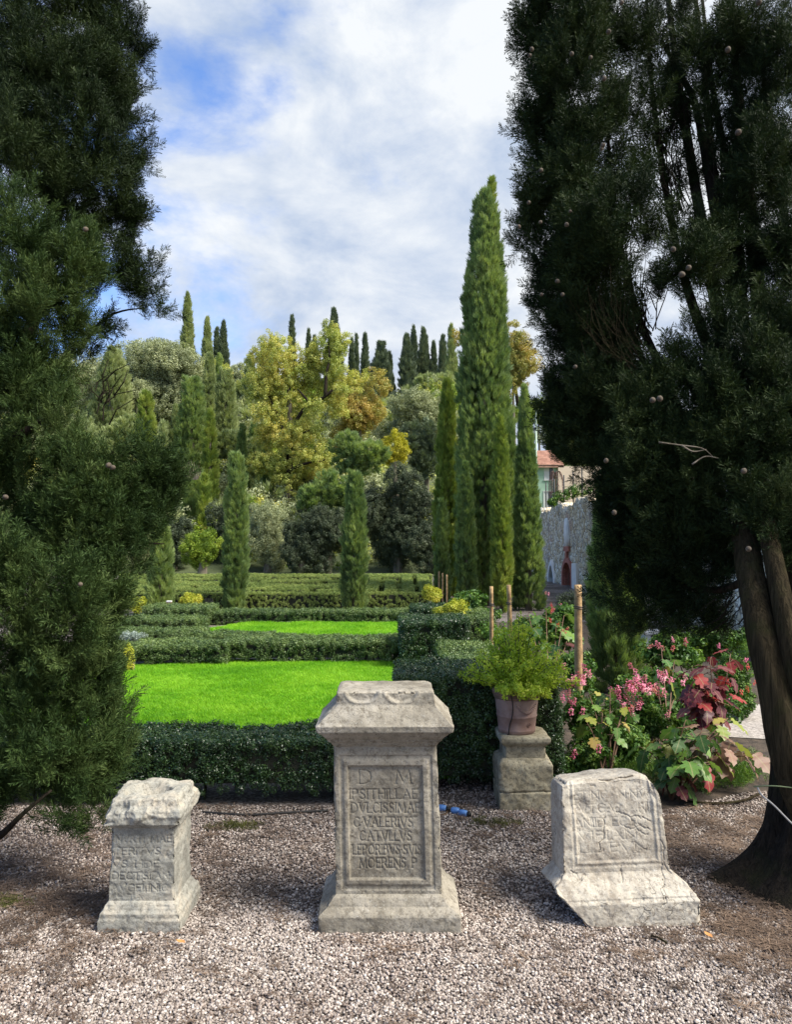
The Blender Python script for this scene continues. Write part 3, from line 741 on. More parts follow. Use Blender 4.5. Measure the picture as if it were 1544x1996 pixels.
# tall centre altar (local origin on the ground under its middle)
root = empty('inscribed_altar', (-0.026, 3.47, 0), 'tall brownish stone altar with framed inscription D M and slanted moulded top', 'altar')
fy = -0.150
prof = [(-0.02, .296, -.205, .19), (.066, .296, -.205, .19), (.075, .290, -.20, .186), (.092, .268, -.182, .175), (.098, .258, -.176, .17), (.103, .256, -.175, .168),
        (.118, .245, -.168, .16), (.128, .238, -.163, .158), (.134, .230, -.157, .155), (.139, .224, -.151, .15),
        (.745, .219, -.146, .145), (.752, .222, -.153, .15), (.766, .230, -.160, .155), (.772, .240, -.168, .16), (.778, .241, -.17, .16),
        (.792, .255, -.183, .17), (.806, .268, -.194, .18), (.812, .279, -.2, .185), (.818, .286, -.205, .19), (.842, .289, -.207, .19),
        (.850, .278, -.199, .185), (.885, .247, -.172, .165), (.905, .228, -.152, .15), (.915, .218, -.142, .14), (.922, .214, -.139, .135), (.968, .207, -.134, .13), (.974, .20, -.128, .125)]
L = lambda s, a, b, y, h=.040: (s, (a - 760) / F * 3.32, (b - 760) / F * 3.32, EYE - (y - 1060) / F * 3.325 - h / 2 + 0.006, h)
lines_c = [('D', 708, 731, 1512, .058), ('M', 778, 808, 1512, .058), ('IPSITHILLAE', 689, 819, 1545), ('DVLCISSIMAE', 691, 823, 1571), ('C.VALERIVS', 695, 809, 1598), ('CATVLLVS', 706, 806, 1624),
           ('LEPORIBVS.SVIS', 692, 824, 1650), ('MOERENS P', 704, 814, 1675)]
segs_c = text_strokes([L(*a) for a in lines_c])
def face_c(x, z, P):
    out = frame_step(x, z, -.199, .197, .152, .712, .006, .004)
    out += frame_step(x, z, -.189, .188, .166, .700, .016, -.006)
    out += frame_step(x, z, -.164, .156, .196, .668, .006, .013)
    out += groove(x, z, segs_c, .0038, .0046) * (z < .7)
    b = z > .922                                   # two carved lunettes on the crowning block
    for cx in (-.098, .070):
        d = np.hypot((x - cx) / 1.4, z - .976); out += b * (.009 * sstep((.050 - d) / .010) - .002 * np.exp(-((d - .054) / .004) ** 2))
    return out
def post_c(Q):
    Q[:, 0] -= .021 * np.clip(Q[:, 2] / .8, 0, 1); return Q
def top_c(P): return 0.004 * fbm(P, 12, 77, 2)
carved(prof, [('base', -0.02, .139), ('shaft', .139, .745), ('cap', .745, None)], M_st_c, root, face_fn=face_c, seed=3, rough=.0032, topfn=top_c, edge=.007, post=post_c)

# small left altar
root = empty('inscribed_altar', (-1.06, 3.44, 0), 'small weathered grey altar with a broken rough top and worn letters', 'altar')
prof = [(-0.02, .172, -.17, .17), (.050, .172, -.17, .17), (.058, .168, -.166, .166), (.075, .166, -.165, .165), (.088, .156, -.156, .155), (.094, .154, -.154, .152), (.106, .150, -.148, .146), (.118, .139, -.136, .136),
        (.412, .133, -.130, .130), (.418, .14, -.137, .134), (.428, .143, -.14, .137), (.434, .163, -.160, .155), (.468, .170, -.166, .160), (.492, .166, -.160, .156), (.508, .154, -.146, .146), (.532, .147, -.136, .138), (.540, .140, -.126, .130)]
LL = lambda s, a, b, y, h=.028: (s, (a - 288) / F * 3.31, (b - 288) / F * 3.31, EYE - (y - 1060) / F * 3.315 - h / 2, h)
segs_l = text_strokes([LL(*a) for a in [('NVRTI MAE', 236, 342, 1625), ('ITERITVS', 229, 322, 1648), ('VS HDE', 230, 320, 1672), ('DECT.SIIAN', 231, 339, 1694), ('AVGELINIC', 229, 338, 1716), ('TA', 262, 290, 1733, .02)]])
def face_l(x, z, P): return groove(x, z, segs_l, .0036, .0034) * (0.55 + 0.6 * (vnoise(P, 16, 4) > -0.25)) * (z < .41) * (z > .115)
def post_l(Q):
    z = Q[:, 2]; m = np.clip((z - .43) / .03, 0, 1)
    c = np.array([0, 0, .47]); d = Q - c; n = d / (np.linalg.norm(d, axis=1)[:, None] + 1e-6)
    Q = Q + n * (m * (fbm(Q, 11, 61, 4) * .013 + np.abs(fbm(Q, 26, 66, 3)) * -.008))[:, None]
    # broken front left corner of the cap
    k = m * np.clip((-.06 - Q[:, 0]) / .08, 0, 1) * np.clip((-Q[:, 1] - .02) / .1, 0, 1)
    Q[:, 0] += k * .015; Q[:, 2] -= k * .018
    return Q
def top_l(P):
    r = np.hypot(P[:, 0] / .085, (P[:, 1] + .005) / .06); r2 = np.hypot((P[:, 0] + .085) / .03, (P[:, 1] + .03) / .04)
    return .042 * sstep((1.15 - r) / .4) + .04 * sstep((1.2 - r2) / .5)
carved(prof, [('base', -0.02, .118), ('shaft', .118, .412), ('cap', .412, None)], M_st_l, root, face_fn=face_l, post=post_l, seed=21, rough=.0042, edge=.010, topfn=top_l, top_rings=34)

# pale leaning block on the right
root = empty('inscribed_block', (0.955, 3.50, 0.0), 'pale cracked stone block leaning back with a broken lower left corner', 'carved stone')
root.rotation_euler = (RAD(-7.5), RAD(-1.6), RAD(1.5))
prof = [(-0.03, .322, -.185, .13), (.072, .322, -.19, .13), (.080, .316, -.186, .13), (.084, .313, -.182, .13), (.092, .313, -.182, .13), (.112, .298, -.170, .13), (.130, .287, -.156, .13), (.138, .280, -.150, .13), (.150, .266, -.138, .13),
        (.164, .246, -.125, .13), (.172, .240, -.116, .13), (.178, .232, -.112, .13), (.5, .218, -.104, .13), (.548, .212, -.098, .13), (.562, .200, -.085, .12)]
LR = lambda s, a, b, y, h=.036: (s, (a - 1207) / F * 3.42, (b - 1207) / F * 3.42, EYE - (y - 1060) / F * 3.43 - h / 2 + .012, h)
segs_r = text_strokes([LR(*a) for a in [('ET.NCAN.NVB', 1135, 1292, 1556), ('PVTC.VNANIL', 1130, 1292, 1581), ('ANIID ECTO', 1132, 1270, 1606), ('VIBIAN', 1138, 1250, 1630), ('LIB.EVNI', 1140, 1275, 1652)]])
crk = []
rr = random.Random(9)
def crackline(x, z, dx, dz, n):
    for i in range(n):
        x1 = x + dx / n + rr.uniform(-.007, .007); z1 = z + dz / n + rr.uniform(-.008, .008); crk.append(((x, z), (x1, z1))); x, z = x1, z1
crackline(.02, .42, .17, -.03, 22); crackline(.08, .39, .08, -.06, 16); crackline(-.03, .40, -.03, -.14, 18); crackline(.20, .30, .02, -.12, 18); crackline(.20, .20, -.03, -.14, 22)
crackline(-.20, .19, .08, -.03, 14); crackline(.02, .2, .01, -.05, 10); crackline(.05, .36, .10, -.02, 14)
def face_r(x, z, P):
    out = frame_step(x, z, -.188, .205, .195, .60, .008, .003) + frame_step(x, z, -.178, .195, .205, .61, .010, -.003) + frame_step(x, z, -.168, .184, .216, .62, .010, .006)
    out += groove(x, z, segs_r, .0034, .0024) * (0.4 + 0.7 * (vnoise(P, 14, 8) > -0.15)) * (z > .2)
    out += groove(x, z, crk, .0032, .006)
    out += .010 * np.clip(fbm(P, 11, 90, 3) - .25, 0, 1)
    return out
def post_r(Q):
    # broken lower left corner: squash the skin up to a slanting rough plane
    lim = (-.165 - Q[:, 0]) * 1.12 + fbm(Q, 12, 70, 3) * .016
    dd = np.clip(lim - Q[:, 2], 0, None) / 1.5
    Q[:, 0] += dd * .746; Q[:, 2] += dd * .666
    k = np.clip((Q[:, 2] - .44) / .13, 0, 1) * np.clip((Q[:, 0] - .10) / .12, 0, 1)
    Q[:, 0] -= k ** 1.8 * .030; Q[:, 2] -= k ** 2 * .035
    m = np.clip((Q[:, 2] - .52) / .03, 0, 1)
    Q[:, 2] += m * (Q[:, 0] + .05) * .07
    return Q
carved(prof, [('base', -0.03, .178), ('shaft', .178, None)], M_st_r, root, face_fn=face_r, post=post_r, seed=41, rough=.0045, edge=.013)

# plinth of three stones
root = empty('stone_plinth', (.785, 4.905, 0), 'stubby yellowish stone plinth of rough blocks carrying the terracotta pot', 'plinth')
carved([(-.01, .165, -.165, .165), (.105, .165, -.165, .165), (.112, .155, -.155, .155)], [('lower_block', -.01, None)], M_st_p, root, fine=.008, rough=.008, seed=51, edge=.008, top_rings=4)
carved([(.108, .152, -.152, .152), (.118, .163, -.163, .163), (.272, .163, -.163, .163), (.288, .150, -.150, .150), (.300, .135, -.135, .135), (.305, .128, -.128, .128)], [('upper_block', .108, None)], M_st_p, root, fine=.008, rough=.009, seed=52, edge=.008, top_rings=4)
carved([(.300, .126, -.126, .126), (.368, .126, -.126, .126), (.378, .134, -.134, .134), (.388, .146, -.146, .146), (.402, .154, -.154, .154), (.425, .154, -.154, .154), (.435, .146, -.146, .146)], [('cap', .300, None)], M_st_p, root, fine=.008, rough=.003, seed=53, edge=.008, top_rings=8)

# terracotta pot
M_terra = plain_mat('terracotta', (0.24, 0.135, 0.105), 0.9, 0.3, 9, 0.003, (0.36, 0.25, 0.21))
M_terra_d = plain_mat('terracotta_dark', (0.10, 0.075, 0.045), 0.95, 0.4, 14, 0.004, (0.25, 0.15, 0.11))
PX, PY, PZ = .752, 4.90, .435
pot = empty('terracotta_pot', (PX, PY, PZ), 'weathered terracotta pot with thick rim and moulded garland on the stone plinth', 'pot')
MB().lathe([(.10, 0), (.112, .004), (.114, .018), (.1165, .022), (.1165, .026), (.114, .03), (.1225, .10), (.1265, .104), (.1265, .109), (.123, .113), (.133, .200), (.134, .222), (.118, .222), (.1, .05)], (PX, PY, PZ), 56).build('body', M_terra, pot, True)
MB().lathe([(.130, .212), (.141, .213), (.145, .222), (.144, .232), (.150, .238), (.153, .252), (.150, .268), (.142, .276), (.132, .274), (.126, .262), (.122, .222)], (PX, PY, PZ), 56, False).build('rim', M_terra_d, pot, True)
MB().lathe([(.122, .238), (.01, .250)], (PX, PY, PZ), 24, False, True).build('soil', M_bed, pot)
def on_pot(a, z, off=0.0):
    r = .114 + (z - .03) * .115 + off; return (PX + r * math.sin(a), PY - r * math.cos(a), PZ + z)
gm = MB()
for i in range(15):                                 # moulded garland hanging on the front right
    a = -.15 + i * .075; z = .185 - .045 * math.sin(math.pi * i / 14.0)
    c = Vector(on_pot(a, z, .002)); r = .008 + .005 * math.sin(math.pi * i / 14)
    gm.lathe([(.001, -r), (r * .8, -r * .5), (r, 0), (r * .8, r * .5), (.001, r)], c, 8, False)
gar = gm.build('garland', M_terra, pot, True); gar['kind'] = 'stuff'
MB().tube([on_pot(.52 + .10 * math.cos(t), .062 + .013 * math.sin(t), .002) for t in np.linspace(0, 6.283, 20)], .002, 5).tube([on_pot(.52 + .05 * math.cos(t), .060 + .006 * math.sin(t), .002) for t in np.linspace(0, 6.283, 12)], .002, 5).build('stamp', M_terra, pot, True)
M_black = plain_mat('black_tube', (0.015, 0.014, 0.013), 0.6, 0.2, 9, 0)
MB().tube(smooth_path([(PX - .01, PY - .04, PZ + .30), (PX - .03, PY - .12, PZ + .285), (PX - .055, PY - .152, PZ + .262), on_pot(-.32, .19, .004), on_pot(-.36, .12, .004), on_pot(-.52, .06, .004), on_pot(-.62, .0, .006), (PX - .10, PY - .06, PZ - .002)], 26), .0032, 6).build('drip_tube', M_black, pot, True)

# blue hose fittings beside the tall altar
M_blue = plain_mat('blue_plastic', (0.10, 0.24, 0.55), 0.45, 0.2, 30, 0)
M_hose = plain_mat('brown_hose', (0.12, 0.07, 0.035), 0.6, 0.2, 9, 0)
def fitting(px, py, ang, label):
    c = gnd(px, py, .02); r = empty('hose_fitting', c, label, 'hose fitting', 'blue hose fittings on the gravel')
    d = Vector((math.cos(ang), math.sin(ang) , 0))
    p = [c + d * s for s in (-.026, -.022, -.006, .006, .022, .026)]
    o = MB().tube(p, [.012, .018, .020, .020, .018, .013], 12).build('cap', M_blue, r, True)
    MB().tube([c + d * .026, c + d * .05], [.012, .012], 10).build('nozzle', M_black, r, True)
fitting(862, 1575, -.35, 'blue hose fitting nearest the tall altar')
fitting(888, 1580, -.35, 'middle blue hose fitting of the three by the tall altar')
fitting(903, 1585, -.45, 'blue hose fitting farthest from the tall altar')
o = MB().tube(smooth_path([gnd(850, 1586, .008), gnd(866, 1588, .01), gnd(874, 1578, .012), gnd(862, 1576, .02)], 14), .005, 6).build('hose', M_hose, None, True)
tag(o, 'short brown hose piece curling by the blue fittings', 'hose')
o = MB().tube(smooth_path([gnd(395, 1583, .012), gnd(480, 1588, .012), gnd(560, 1584, .014), gnd(640, 1580, .012)], 24), .007, 6).build('irrigation_pipe', M_black, None, True)
tag(o, 'black irrigation pipe lying along the foot of the near hedge', 'pipe')

# ------------------------------------------------------------------ trees
def column_crown(h, r, p, n, seed, strands=9, base_w=0.55, zb=0.0):
    """points on a columnar crown; r(t) tall column tapering to a tip"""
    t = rng.random(n) ** 0.9; a = rng.random(n) * 2 * math.pi
    w = np.minimum(1, base_w + (1 - base_w) * sstep(t / 0.18)) * (1 - t ** 1.6) ** p
    z = zb + t * (h - zb)
    Q = np.stack([np.cos(a) * 1.3, np.sin(a) * 1.3, z / max(r, .01) * 0.35], 1) + seed * 3.7
    bump_ = 1 + 0.20 * fbm(Q, 1.4, seed, 2) + 0.10 * fbm(Q, 4.5, seed + 3, 2)
    rr_ = r * w * bump_ * (0.60 + 0.40 * rng.random(n) ** 0.4)
    P = np.stack([rr_ * np.cos(a), rr_ * np.sin(a), z], 1)
    # upright plumes standing proud of the column
    K = int(max(14, min(150, 5.0 * (h - zb) / max(r, .01)))); m = int(n * .62); k = rng.integers(0, K, m)
    kt = ((np.arange(K) + rng.random(K)) / K) ** .95 * .93; ka = rng.random(K) * 2 * math.pi
    kw = np.minimum(1, base_w + (1 - base_w) * sstep(kt / 0.18)) * (1 - kt ** 1.6) ** p
    kr = r * (.24 + .22 * rng.random(K)) * (.45 + .55 * kw); kh = kr * (3.2 + 2.2 * rng.random(K)); q = r * kw * (.62 + .26 * rng.random(K))
    d = rand_dirs(m); sh = 1 - .35 * rng.random(m) ** 2
    tp = 1 - .45 * np.clip(d[:, 2], 0, 1)
    P2 = np.stack([q[k] * np.cos(ka[k]) + d[:, 0] * kr[k] * sh * tp, q[k] * np.sin(ka[k]) + d[:, 1] * kr[k] * sh * tp, zb + kt[k] * (h - zb) + d[:, 2] * kh[k] * sh], 1)
    P[:m] = P2; P[:, 2] = np.clip(P[:, 2], zb * .5, h * 1.01); a[:m] = np.arctan2(P2[:, 1] * .5 + d[:, 1] * kr[k], P2[:, 0] * .5 + d[:, 0] * kr[k])
    out = np.stack([np.cos(a), np.sin(a), np.zeros(n)], 1)
    D = out * (0.35 + 0.35 * rng.random((n, 1))) + np.array([0, 0, 1.0]) + rng.normal(size=(n, 3)) * 0.14
    return P, D
def cypress(px, top, w, Y, label, sources, group=None, p=0.75, size=None, dens=1.0, base_w=0.55, py_base=None, x=None, lean=0.0, cat='cypress', zb=None, small=1.0):
    X = at(px, 1000, Y).x; z0 = T(X, Y); zt = at(px, top, Y).z; h = zt - z0; r = w / 2 * m_per_px(Y)
    root = empty('cypress_tree', (X, Y, z0 - 0.05), label, cat, group)
    s = size or max(0.13, 0.0062 * Y) * small
    area = 2 * math.pi * r * h * 0.8
    n = int(min(17000, max(260, area / (s * s) * 2.6 * dens)))
    P, D = column_crown(h, r * 0.93, p, n, random.randint(0, 999), base_w=base_w, zb=(0.04 * h if zb is None else zb))
    P += np.array([X, Y, z0]); P[:, 0] += lean * (P[:, 2] - z0)
    sc = s * (0.8 + 0.6 * rng.random(n)); sc = np.stack([sc, sc, sc * 1.5], 1)
    scatter('crown', P, euler_from_dir(D, rng.random(n) * 6.28), sc, rng.integers(0, len(sources), n), sources, root)
    MB().tube([(X, Y, z0 - .2), (X, Y, z0 + h * .4), (X + lean * h, Y, z0 + h * .93)], [r * .22, r * .16, r * .02], 7).build('trunk', M_bark_f, root, True)
    return root

def lobe_points(lobes, Y, dens, s, yj=0.6, flat=0.85, inner=0.15):
    """lobes (px, py, rx, ry[, dy]) in photo pixels at depth Y -> surface points and directions"""
    P, D = [], []
    for l in lobes:
        px, py, rx, ry = l[:4]; yy = Y + (l[4] if len(l) > 4 else random.uniform(-yj, yj) * rx * m_per_px(Y))
        c = np.array(at(px, py, yy)); a = rx * m_per_px(yy); b = ry * m_per_px(yy)
        R3 = np.array([a, (a + b) / 2 * flat, b]); area = 4 * math.pi * ((a * b + a * R3[1] + b * R3[1]) / 3)
        n = int(max(24, area / (s * s) * dens))
        d = rand_dirs(n); q = 1 - inner * 2.2 * rng.random(n) ** 2
        nz = 1 + 0.22 * fbm(d * 1.1 + c, 1.6, 7, 2)
        P.append(c + d * R3 * (q * nz)[:, None]); D.append(d / R3 * min(R3))
    return np.concatenate(P), np.concatenate(D)
def broad_tree(name, label, lobes, Y, sources, s, group=None, cat='tree', trunk=None, limbs=(), dens=1.5, mat=None, up=0.3, trunk_r=0.25, mix=None, inner=0.15):
    P, D = lobe_points(lobes, Y, dens, s, inner=inner)
    xs = [l[0] for l in lobes]; px = trunk[0] if trunk else sum(xs) / len(xs)
    X = at(px, 1000, Y).x; z0 = T(X, Y)
    root = empty(name, (X, Y, z0), label, cat, group)
    P[:, 2] = np.maximum(P[:, 2], terrain(P[:, 0], P[:, 1]) + s * 0.3)
    n = len(P); D = D + rng.normal(size=(n, 3)) * 0.35 + np.array([0, 0, up])
    scatter('crown', P, euler_from_dir(D, rng.random(n) * 6.28), s * (0.7 + 0.6 * rng.random(n)), rng.integers(0, len(sources), n), sources, root)
    topz = max(at(l[0], l[1], Y).z for l in lobes)
    MB().tube(smooth_path([(X, Y, z0 - .3), (X + .1, Y, z0 + (topz - z0) * .4), (X, Y, z0 + (topz - z0) * .8)], 8), list(np.linspace(trunk_r, trunk_r * .3, 8)), 8).build('trunk', mat or M_bark_f, root, True)
    for lb in limbs:
        pts = [at(a, b, Y + (c if len(q) > 2 else 0)) for q in lb[0] for a, b, c in [(q + (0,))[:3]]]
        k = max(6, len(pts) * 4)
        MB().tube(smooth_path(pts, k), list(np.linspace(lb[1], lb[1] * .35, k)), 7).build('limb', M_bark_d, root, True)
    return root
def fill_lobes(px, py, rx, ry, n, k=0.42, seed=0):
    """n sub-lobes packed inside an ellipse"""
    r = random.Random(seed); out = []
    for i in range(n):
        a = r.random() * 6.283; q = math.sqrt(r.random()) * (1 - k * .8)
        out.append((px + rx * q * math.cos(a), py + ry * q * math.sin(a), rx * k * r.uniform(.8, 1.25), ry * k * r.uniform(.8, 1.2)))
    return out

random.seed(21)
# skyline cypresses on the hill
SKY = [(361, 573, 30, 78, S_hill, 'tallest and leftmost pointed cypress standing above the round trees on the skyline'),
       (400, 620, 25, 78, S_hill, 'slim pale green cypress second from the left on the skyline'),
       (419, 640, 17, 82, S_far, 'narrow cypress half hidden beside the dark one on the left skyline'),
       (432, 628, 25, 80, S_far, 'dark blunt cypress fourth from the left on the skyline'),
       (485, 694, 30, 74, S_hill, 'stocky cypress just left of the yellowing tree on the skyline'),
       (512, 672, 26, 80, S_far, 'dark cypress directly behind the left side of the yellowing tree'),
       (528, 658, 22, 76, S_hill, 'yellowish blunt cypress touching the left side of the yellowing tree'),
       (567, 616, 20, 88, S_far, 'thin pointed cypress rising behind the left shoulder of the yellowing tree'),
       (600, 642, 14, 88, S_far, 'left one of a joined pair of cypresses behind the yellowing tree'),
       (611, 655, 22, 86, S_far, 'right one of a joined pair of cypresses behind the yellowing tree'),
       (650, 604, 40, 86, S_far, 'broad cypress peaking above the middle of the yellowing tree'),
       (685, 661, 15, 90, S_far, 'thin cypress just right of the peak of the yellowing tree'),
       (694, 652, 12, 92, S_far, 'thinnest cypress spike right of the yellowing tree'),
       (711, 652, 20, 88, S_far, 'straight lone cypress with a knobbly outline right of the yellowing tree'),
       (742, 670, 50, 84, S_far, 'wide cone shaped cypress behind the orange tinged crown'),
       (758, 688, 24, 86, S_far, 'slim cypress leaning against the wide cone shaped one'),
       (794, 654, 36, 84, S_far, 'first broad cypress of the row of five at the right skyline'),
       (807, 637, 22, 90, S_far, 'tall thin cypress behind the first broad one of the right skyline row'),
       (827, 641, 30, 86, S_far, 'dense round shouldered cypress in the middle of the right skyline row'),
       (846, 667, 17, 86, S_far, 'shortest narrow cypress of the right skyline row'),
       (864, 655, 24, 84, S_far, 'slim cypress last in the right skyline row before the tall garden cypress'),
       (881, 635, 28, 80, S_hill, 'cypress top half hidden behind the yellow green one on the right skyline')]
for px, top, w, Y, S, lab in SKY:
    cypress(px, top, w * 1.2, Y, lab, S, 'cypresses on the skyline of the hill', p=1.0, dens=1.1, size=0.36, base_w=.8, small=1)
# hillside cypresses lower down
HILL = [(214, 686, 92, 56, S_hill, .45, 'very broad grey green cypress beside the dark tree at the left'),
        (281, 765, 44, 48, S_cgold, .4, 'bright yellow green blunt cypress on the left slope'),
        (315, 822, 28, 45, S_hill, .8, 'small grey green pointed cypress between two brighter ones'),
        (371, 740, 74, 50, S_mid, .5, 'bushy mid green cypress in the middle of the left slope'),
        (408, 800, 34, 46, S_cgold, .6, 'slender yellowish cypress touching the bushy mid green one'),
        (372, 918, 62, 42, S_mid, .5, 'short bushy cypress low on the left slope with bare twigs above it'),
        (437, 725, 48, 52, S_hill, .35, 'tall even dark green cypress right of the bushy ones'),
        (405, 690, 34, 60, S_hill, .5, 'greyish cypress behind the bushy mid green one'),
        (470, 830, 26, 47, S_mid, .7, 'thin bluish cypress behind the garden cypress at the left'),
        (492, 826, 26, 50, S_mid, .7, 'thin cypress left of the yellowing tree trunk'),
        (446, 745, 34, 58, S_hill, .6, 'grey green cypress just behind the tall even dark one'),
        (424, 690, 24, 64, S_mid, .8, 'slim cypress rising between the round tree and the dark skyline pair'),
        (520, 850, 22, 47, S_mid, .8, 'thin cypress against the left side of the yellowing tree trunk'),
        (398, 925, 30, 41, S_cgold, .6, 'low yellowish cypress right beside the short bushy one'),
        (340, 790, 26, 52, S_hill, .8, 'narrow cypress in the shade of the wide round tree'),
        (455, 935, 26, 40, S_cgold, .7, 'low bright cypress tip behind the garden cypress')]
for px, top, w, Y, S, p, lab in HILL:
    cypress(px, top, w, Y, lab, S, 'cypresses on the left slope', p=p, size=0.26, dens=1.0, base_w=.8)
tw = MB()
for i in range(9):
    a = at(368 + i * 2, 935, 41); b = at(352 + i * 5, 898 + abs(i - 4) * 3, 41); tw.tube([a, (a + b) / 2 + Vector((.05, 0, 0)), b], [.04, .03, .012], 5)
o = tw.build('bare_twigs', M_bark_f); tag(o, 'bare twigs sticking up from the short bushy cypress', 'twigs', kind='stuff')

# rounded trees and big shrubs on the hill
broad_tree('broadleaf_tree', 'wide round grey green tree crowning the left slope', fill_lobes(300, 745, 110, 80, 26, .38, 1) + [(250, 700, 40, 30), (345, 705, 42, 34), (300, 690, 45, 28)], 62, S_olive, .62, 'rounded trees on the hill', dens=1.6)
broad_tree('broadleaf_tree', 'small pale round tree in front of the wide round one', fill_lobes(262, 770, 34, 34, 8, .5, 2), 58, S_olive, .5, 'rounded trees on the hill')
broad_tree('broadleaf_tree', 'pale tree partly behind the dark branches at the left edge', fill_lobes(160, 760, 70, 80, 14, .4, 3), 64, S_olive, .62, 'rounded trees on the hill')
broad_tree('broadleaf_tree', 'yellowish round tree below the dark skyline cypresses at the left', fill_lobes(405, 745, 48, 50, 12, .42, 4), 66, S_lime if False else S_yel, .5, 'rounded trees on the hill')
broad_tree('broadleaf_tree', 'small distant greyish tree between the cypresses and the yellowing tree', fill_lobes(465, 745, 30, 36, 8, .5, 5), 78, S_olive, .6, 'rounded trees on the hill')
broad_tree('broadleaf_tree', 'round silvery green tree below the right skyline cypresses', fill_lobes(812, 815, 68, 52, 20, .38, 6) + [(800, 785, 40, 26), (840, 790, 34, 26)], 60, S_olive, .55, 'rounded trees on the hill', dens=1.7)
broad_tree('broadleaf_tree', 'small dark shrub at the foot of the right skyline cypresses', fill_lobes(782, 775, 22, 16, 6, .5, 7), 76, S_oak, .5, 'rounded trees on the hill')
YT = [(520, 712, 42, 44), (500, 750, 38, 36), (556, 700, 40, 42), (548, 745, 44, 40), (600, 745, 40, 34), (640, 690, 38, 46), (655, 665, 30, 30), (610, 705, 34, 30), (650, 735, 34, 32), (690, 745, 30, 26),
      (520, 800, 42, 44), (570, 800, 50, 44), (600, 840, 34, 28), (560, 850, 36, 34), (520, 850, 28, 30), (540, 905, 36, 30), (585, 895, 40, 30), (625, 900, 42, 34), (600, 935, 40, 26), (560, 935, 34, 30), (640, 770, 30, 26), (530, 670, 26, 26), (612, 792, 24, 18, -1.6), (575, 845, 26, 24, -1.2), (668, 760, 20, 12, -1.7), (640, 640, 18, 18), (660, 795, 24, 26), (500, 905, 22, 26)]
broad_tree('autumn_tree', 'large open yellowing tree with dark crooked limbs in the middle of the hill', YT, 46, S_yel, .34, None, 'tree', trunk=(560,), dens=1.15, trunk_r=.30,
           limbs=[([(560, 1000), (558, 930, 0), (562, 860, -.5), (590, 800, -.9), (630, 775, -1.3), (655, 758, -1.2), (692, 760, -1.2)], .17), ([(608, 790, -1), (590, 770, -1), (580, 758, -1)], .10), ([(634, 773, -1.3), (636, 730, -1.1), (642, 700, -.8), (640, 670, -.3)], .11),
                  ([(562, 870, -.4), (545, 820, -.5), (520, 760, -.3), (515, 715, 0)], .10), ([(560, 920, -.5), (590, 905, -.8), (640, 895, -.8)], .12), ([(562, 880, -.5), (580, 850, -.8), (605, 838, -.9)], .10)], inner=.4)
broad_tree('autumn_tree', 'orange tinged rounded tree right of the large yellowing tree', fill_lobes(700, 800, 55, 58, 15, .42, 9) + [(735, 750, 30, 30), (672, 850, 30, 30)], 54, S_orange, .42, None, 'tree', dens=1.2)
broad_tree('autumn_tree', 'small bright yellow tree above the dark evergreens', [(768, 872, 26, 22), (755, 885, 22, 18), (782, 880, 18, 18), (768, 848, 9, 16), (752, 865, 9, 14), (784, 860, 9, 14), (768, 895, 26, 12)], 42, S_gold, .26, None, 'tree', dens=1.3)
broad_tree('autumn_tree', 'yellow orange tree showing between the tall cypress and the dark tree at the right', fill_lobes(1012, 710, 40, 75, 14, .42, 10) + [(895, 660, 14, 16), (1000, 650, 22, 22)], 60, S_orange, .42, None, 'tree', dens=.9,
           limbs=[([(1010, 790), (1005, 740), (1020, 700), (1030, 680)], .14), ([(1006, 750), (990, 710)], .1)])
broad_tree('broadleaf_tree', 'light green bushes on the rocky bank above the green house', fill_lobes(1050, 800, 60, 36, 14, .42, 11), 100, S_lime, .8, None, 'bushes', dens=1.0)
broad_tree('broadleaf_tree', 'darker scrub on the rocky bank above the green house', fill_lobes(1075, 850, 50, 22, 10, .42, 12), 96, S_olive, .8, None, 'bushes', dens=.8)
# conifers and loose greens on the lower slope
for i, (px, py, rx, ry, Y, S, s, lab) in enumerate([
        (700, 885, 60, 45, 40, S_mid, .34, 'feathery mid green conifer above the dark evergreens'),
        (820, 880, 45, 60, 44, S_far, .4, 'dark feathery conifer under the silvery round tree'),
        (640, 965, 60, 50, 39, S_mid, .34, 'loose green tree behind the small garden cypress'),
        (470, 900, 60, 70, 50, S_hill, .42, 'dull green growth behind the garden cypress at the left'),
        (330, 900, 40, 70, 52, S_hill, .42, 'dull green growth between the left slope cypresses'),
        (250, 900, 70, 90, 54, S_hill, .45, 'dull green growth behind the dark tree at the left'),
        (560, 870, 100, 60, 60, S_hill, .5, 'mixed greenery behind the trunk of the yellowing tree'),
        (700, 830, 90, 60, 70, S_hill, .55, 'mixed greenery under the orange tinged tree'),
        (850, 760, 60, 40, 78, S_hill, .55, 'greenery at the foot of the right skyline cypresses'),
        (500, 780, 60, 50, 76, S_hill, .55, 'greenery behind the left side of the yellowing tree'),
        (130, 900, 90, 120, 52, S_hill, .45, 'greenery far behind the left foreground tree'),
        (1180, 850, 120, 80, 90, S_hill, .7, 'greenery behind the right foreground tree'),
        (1400, 900, 160, 120, 60, S_hill, .6, 'far greenery behind the trunks at the right')]):
    broad_tree('slope_tree', lab, fill_lobes(px, py, rx, ry, 14, .4, 30 + i), Y, S, s, 'mixed trees of the lower slope', dens=1.3, up=.7)
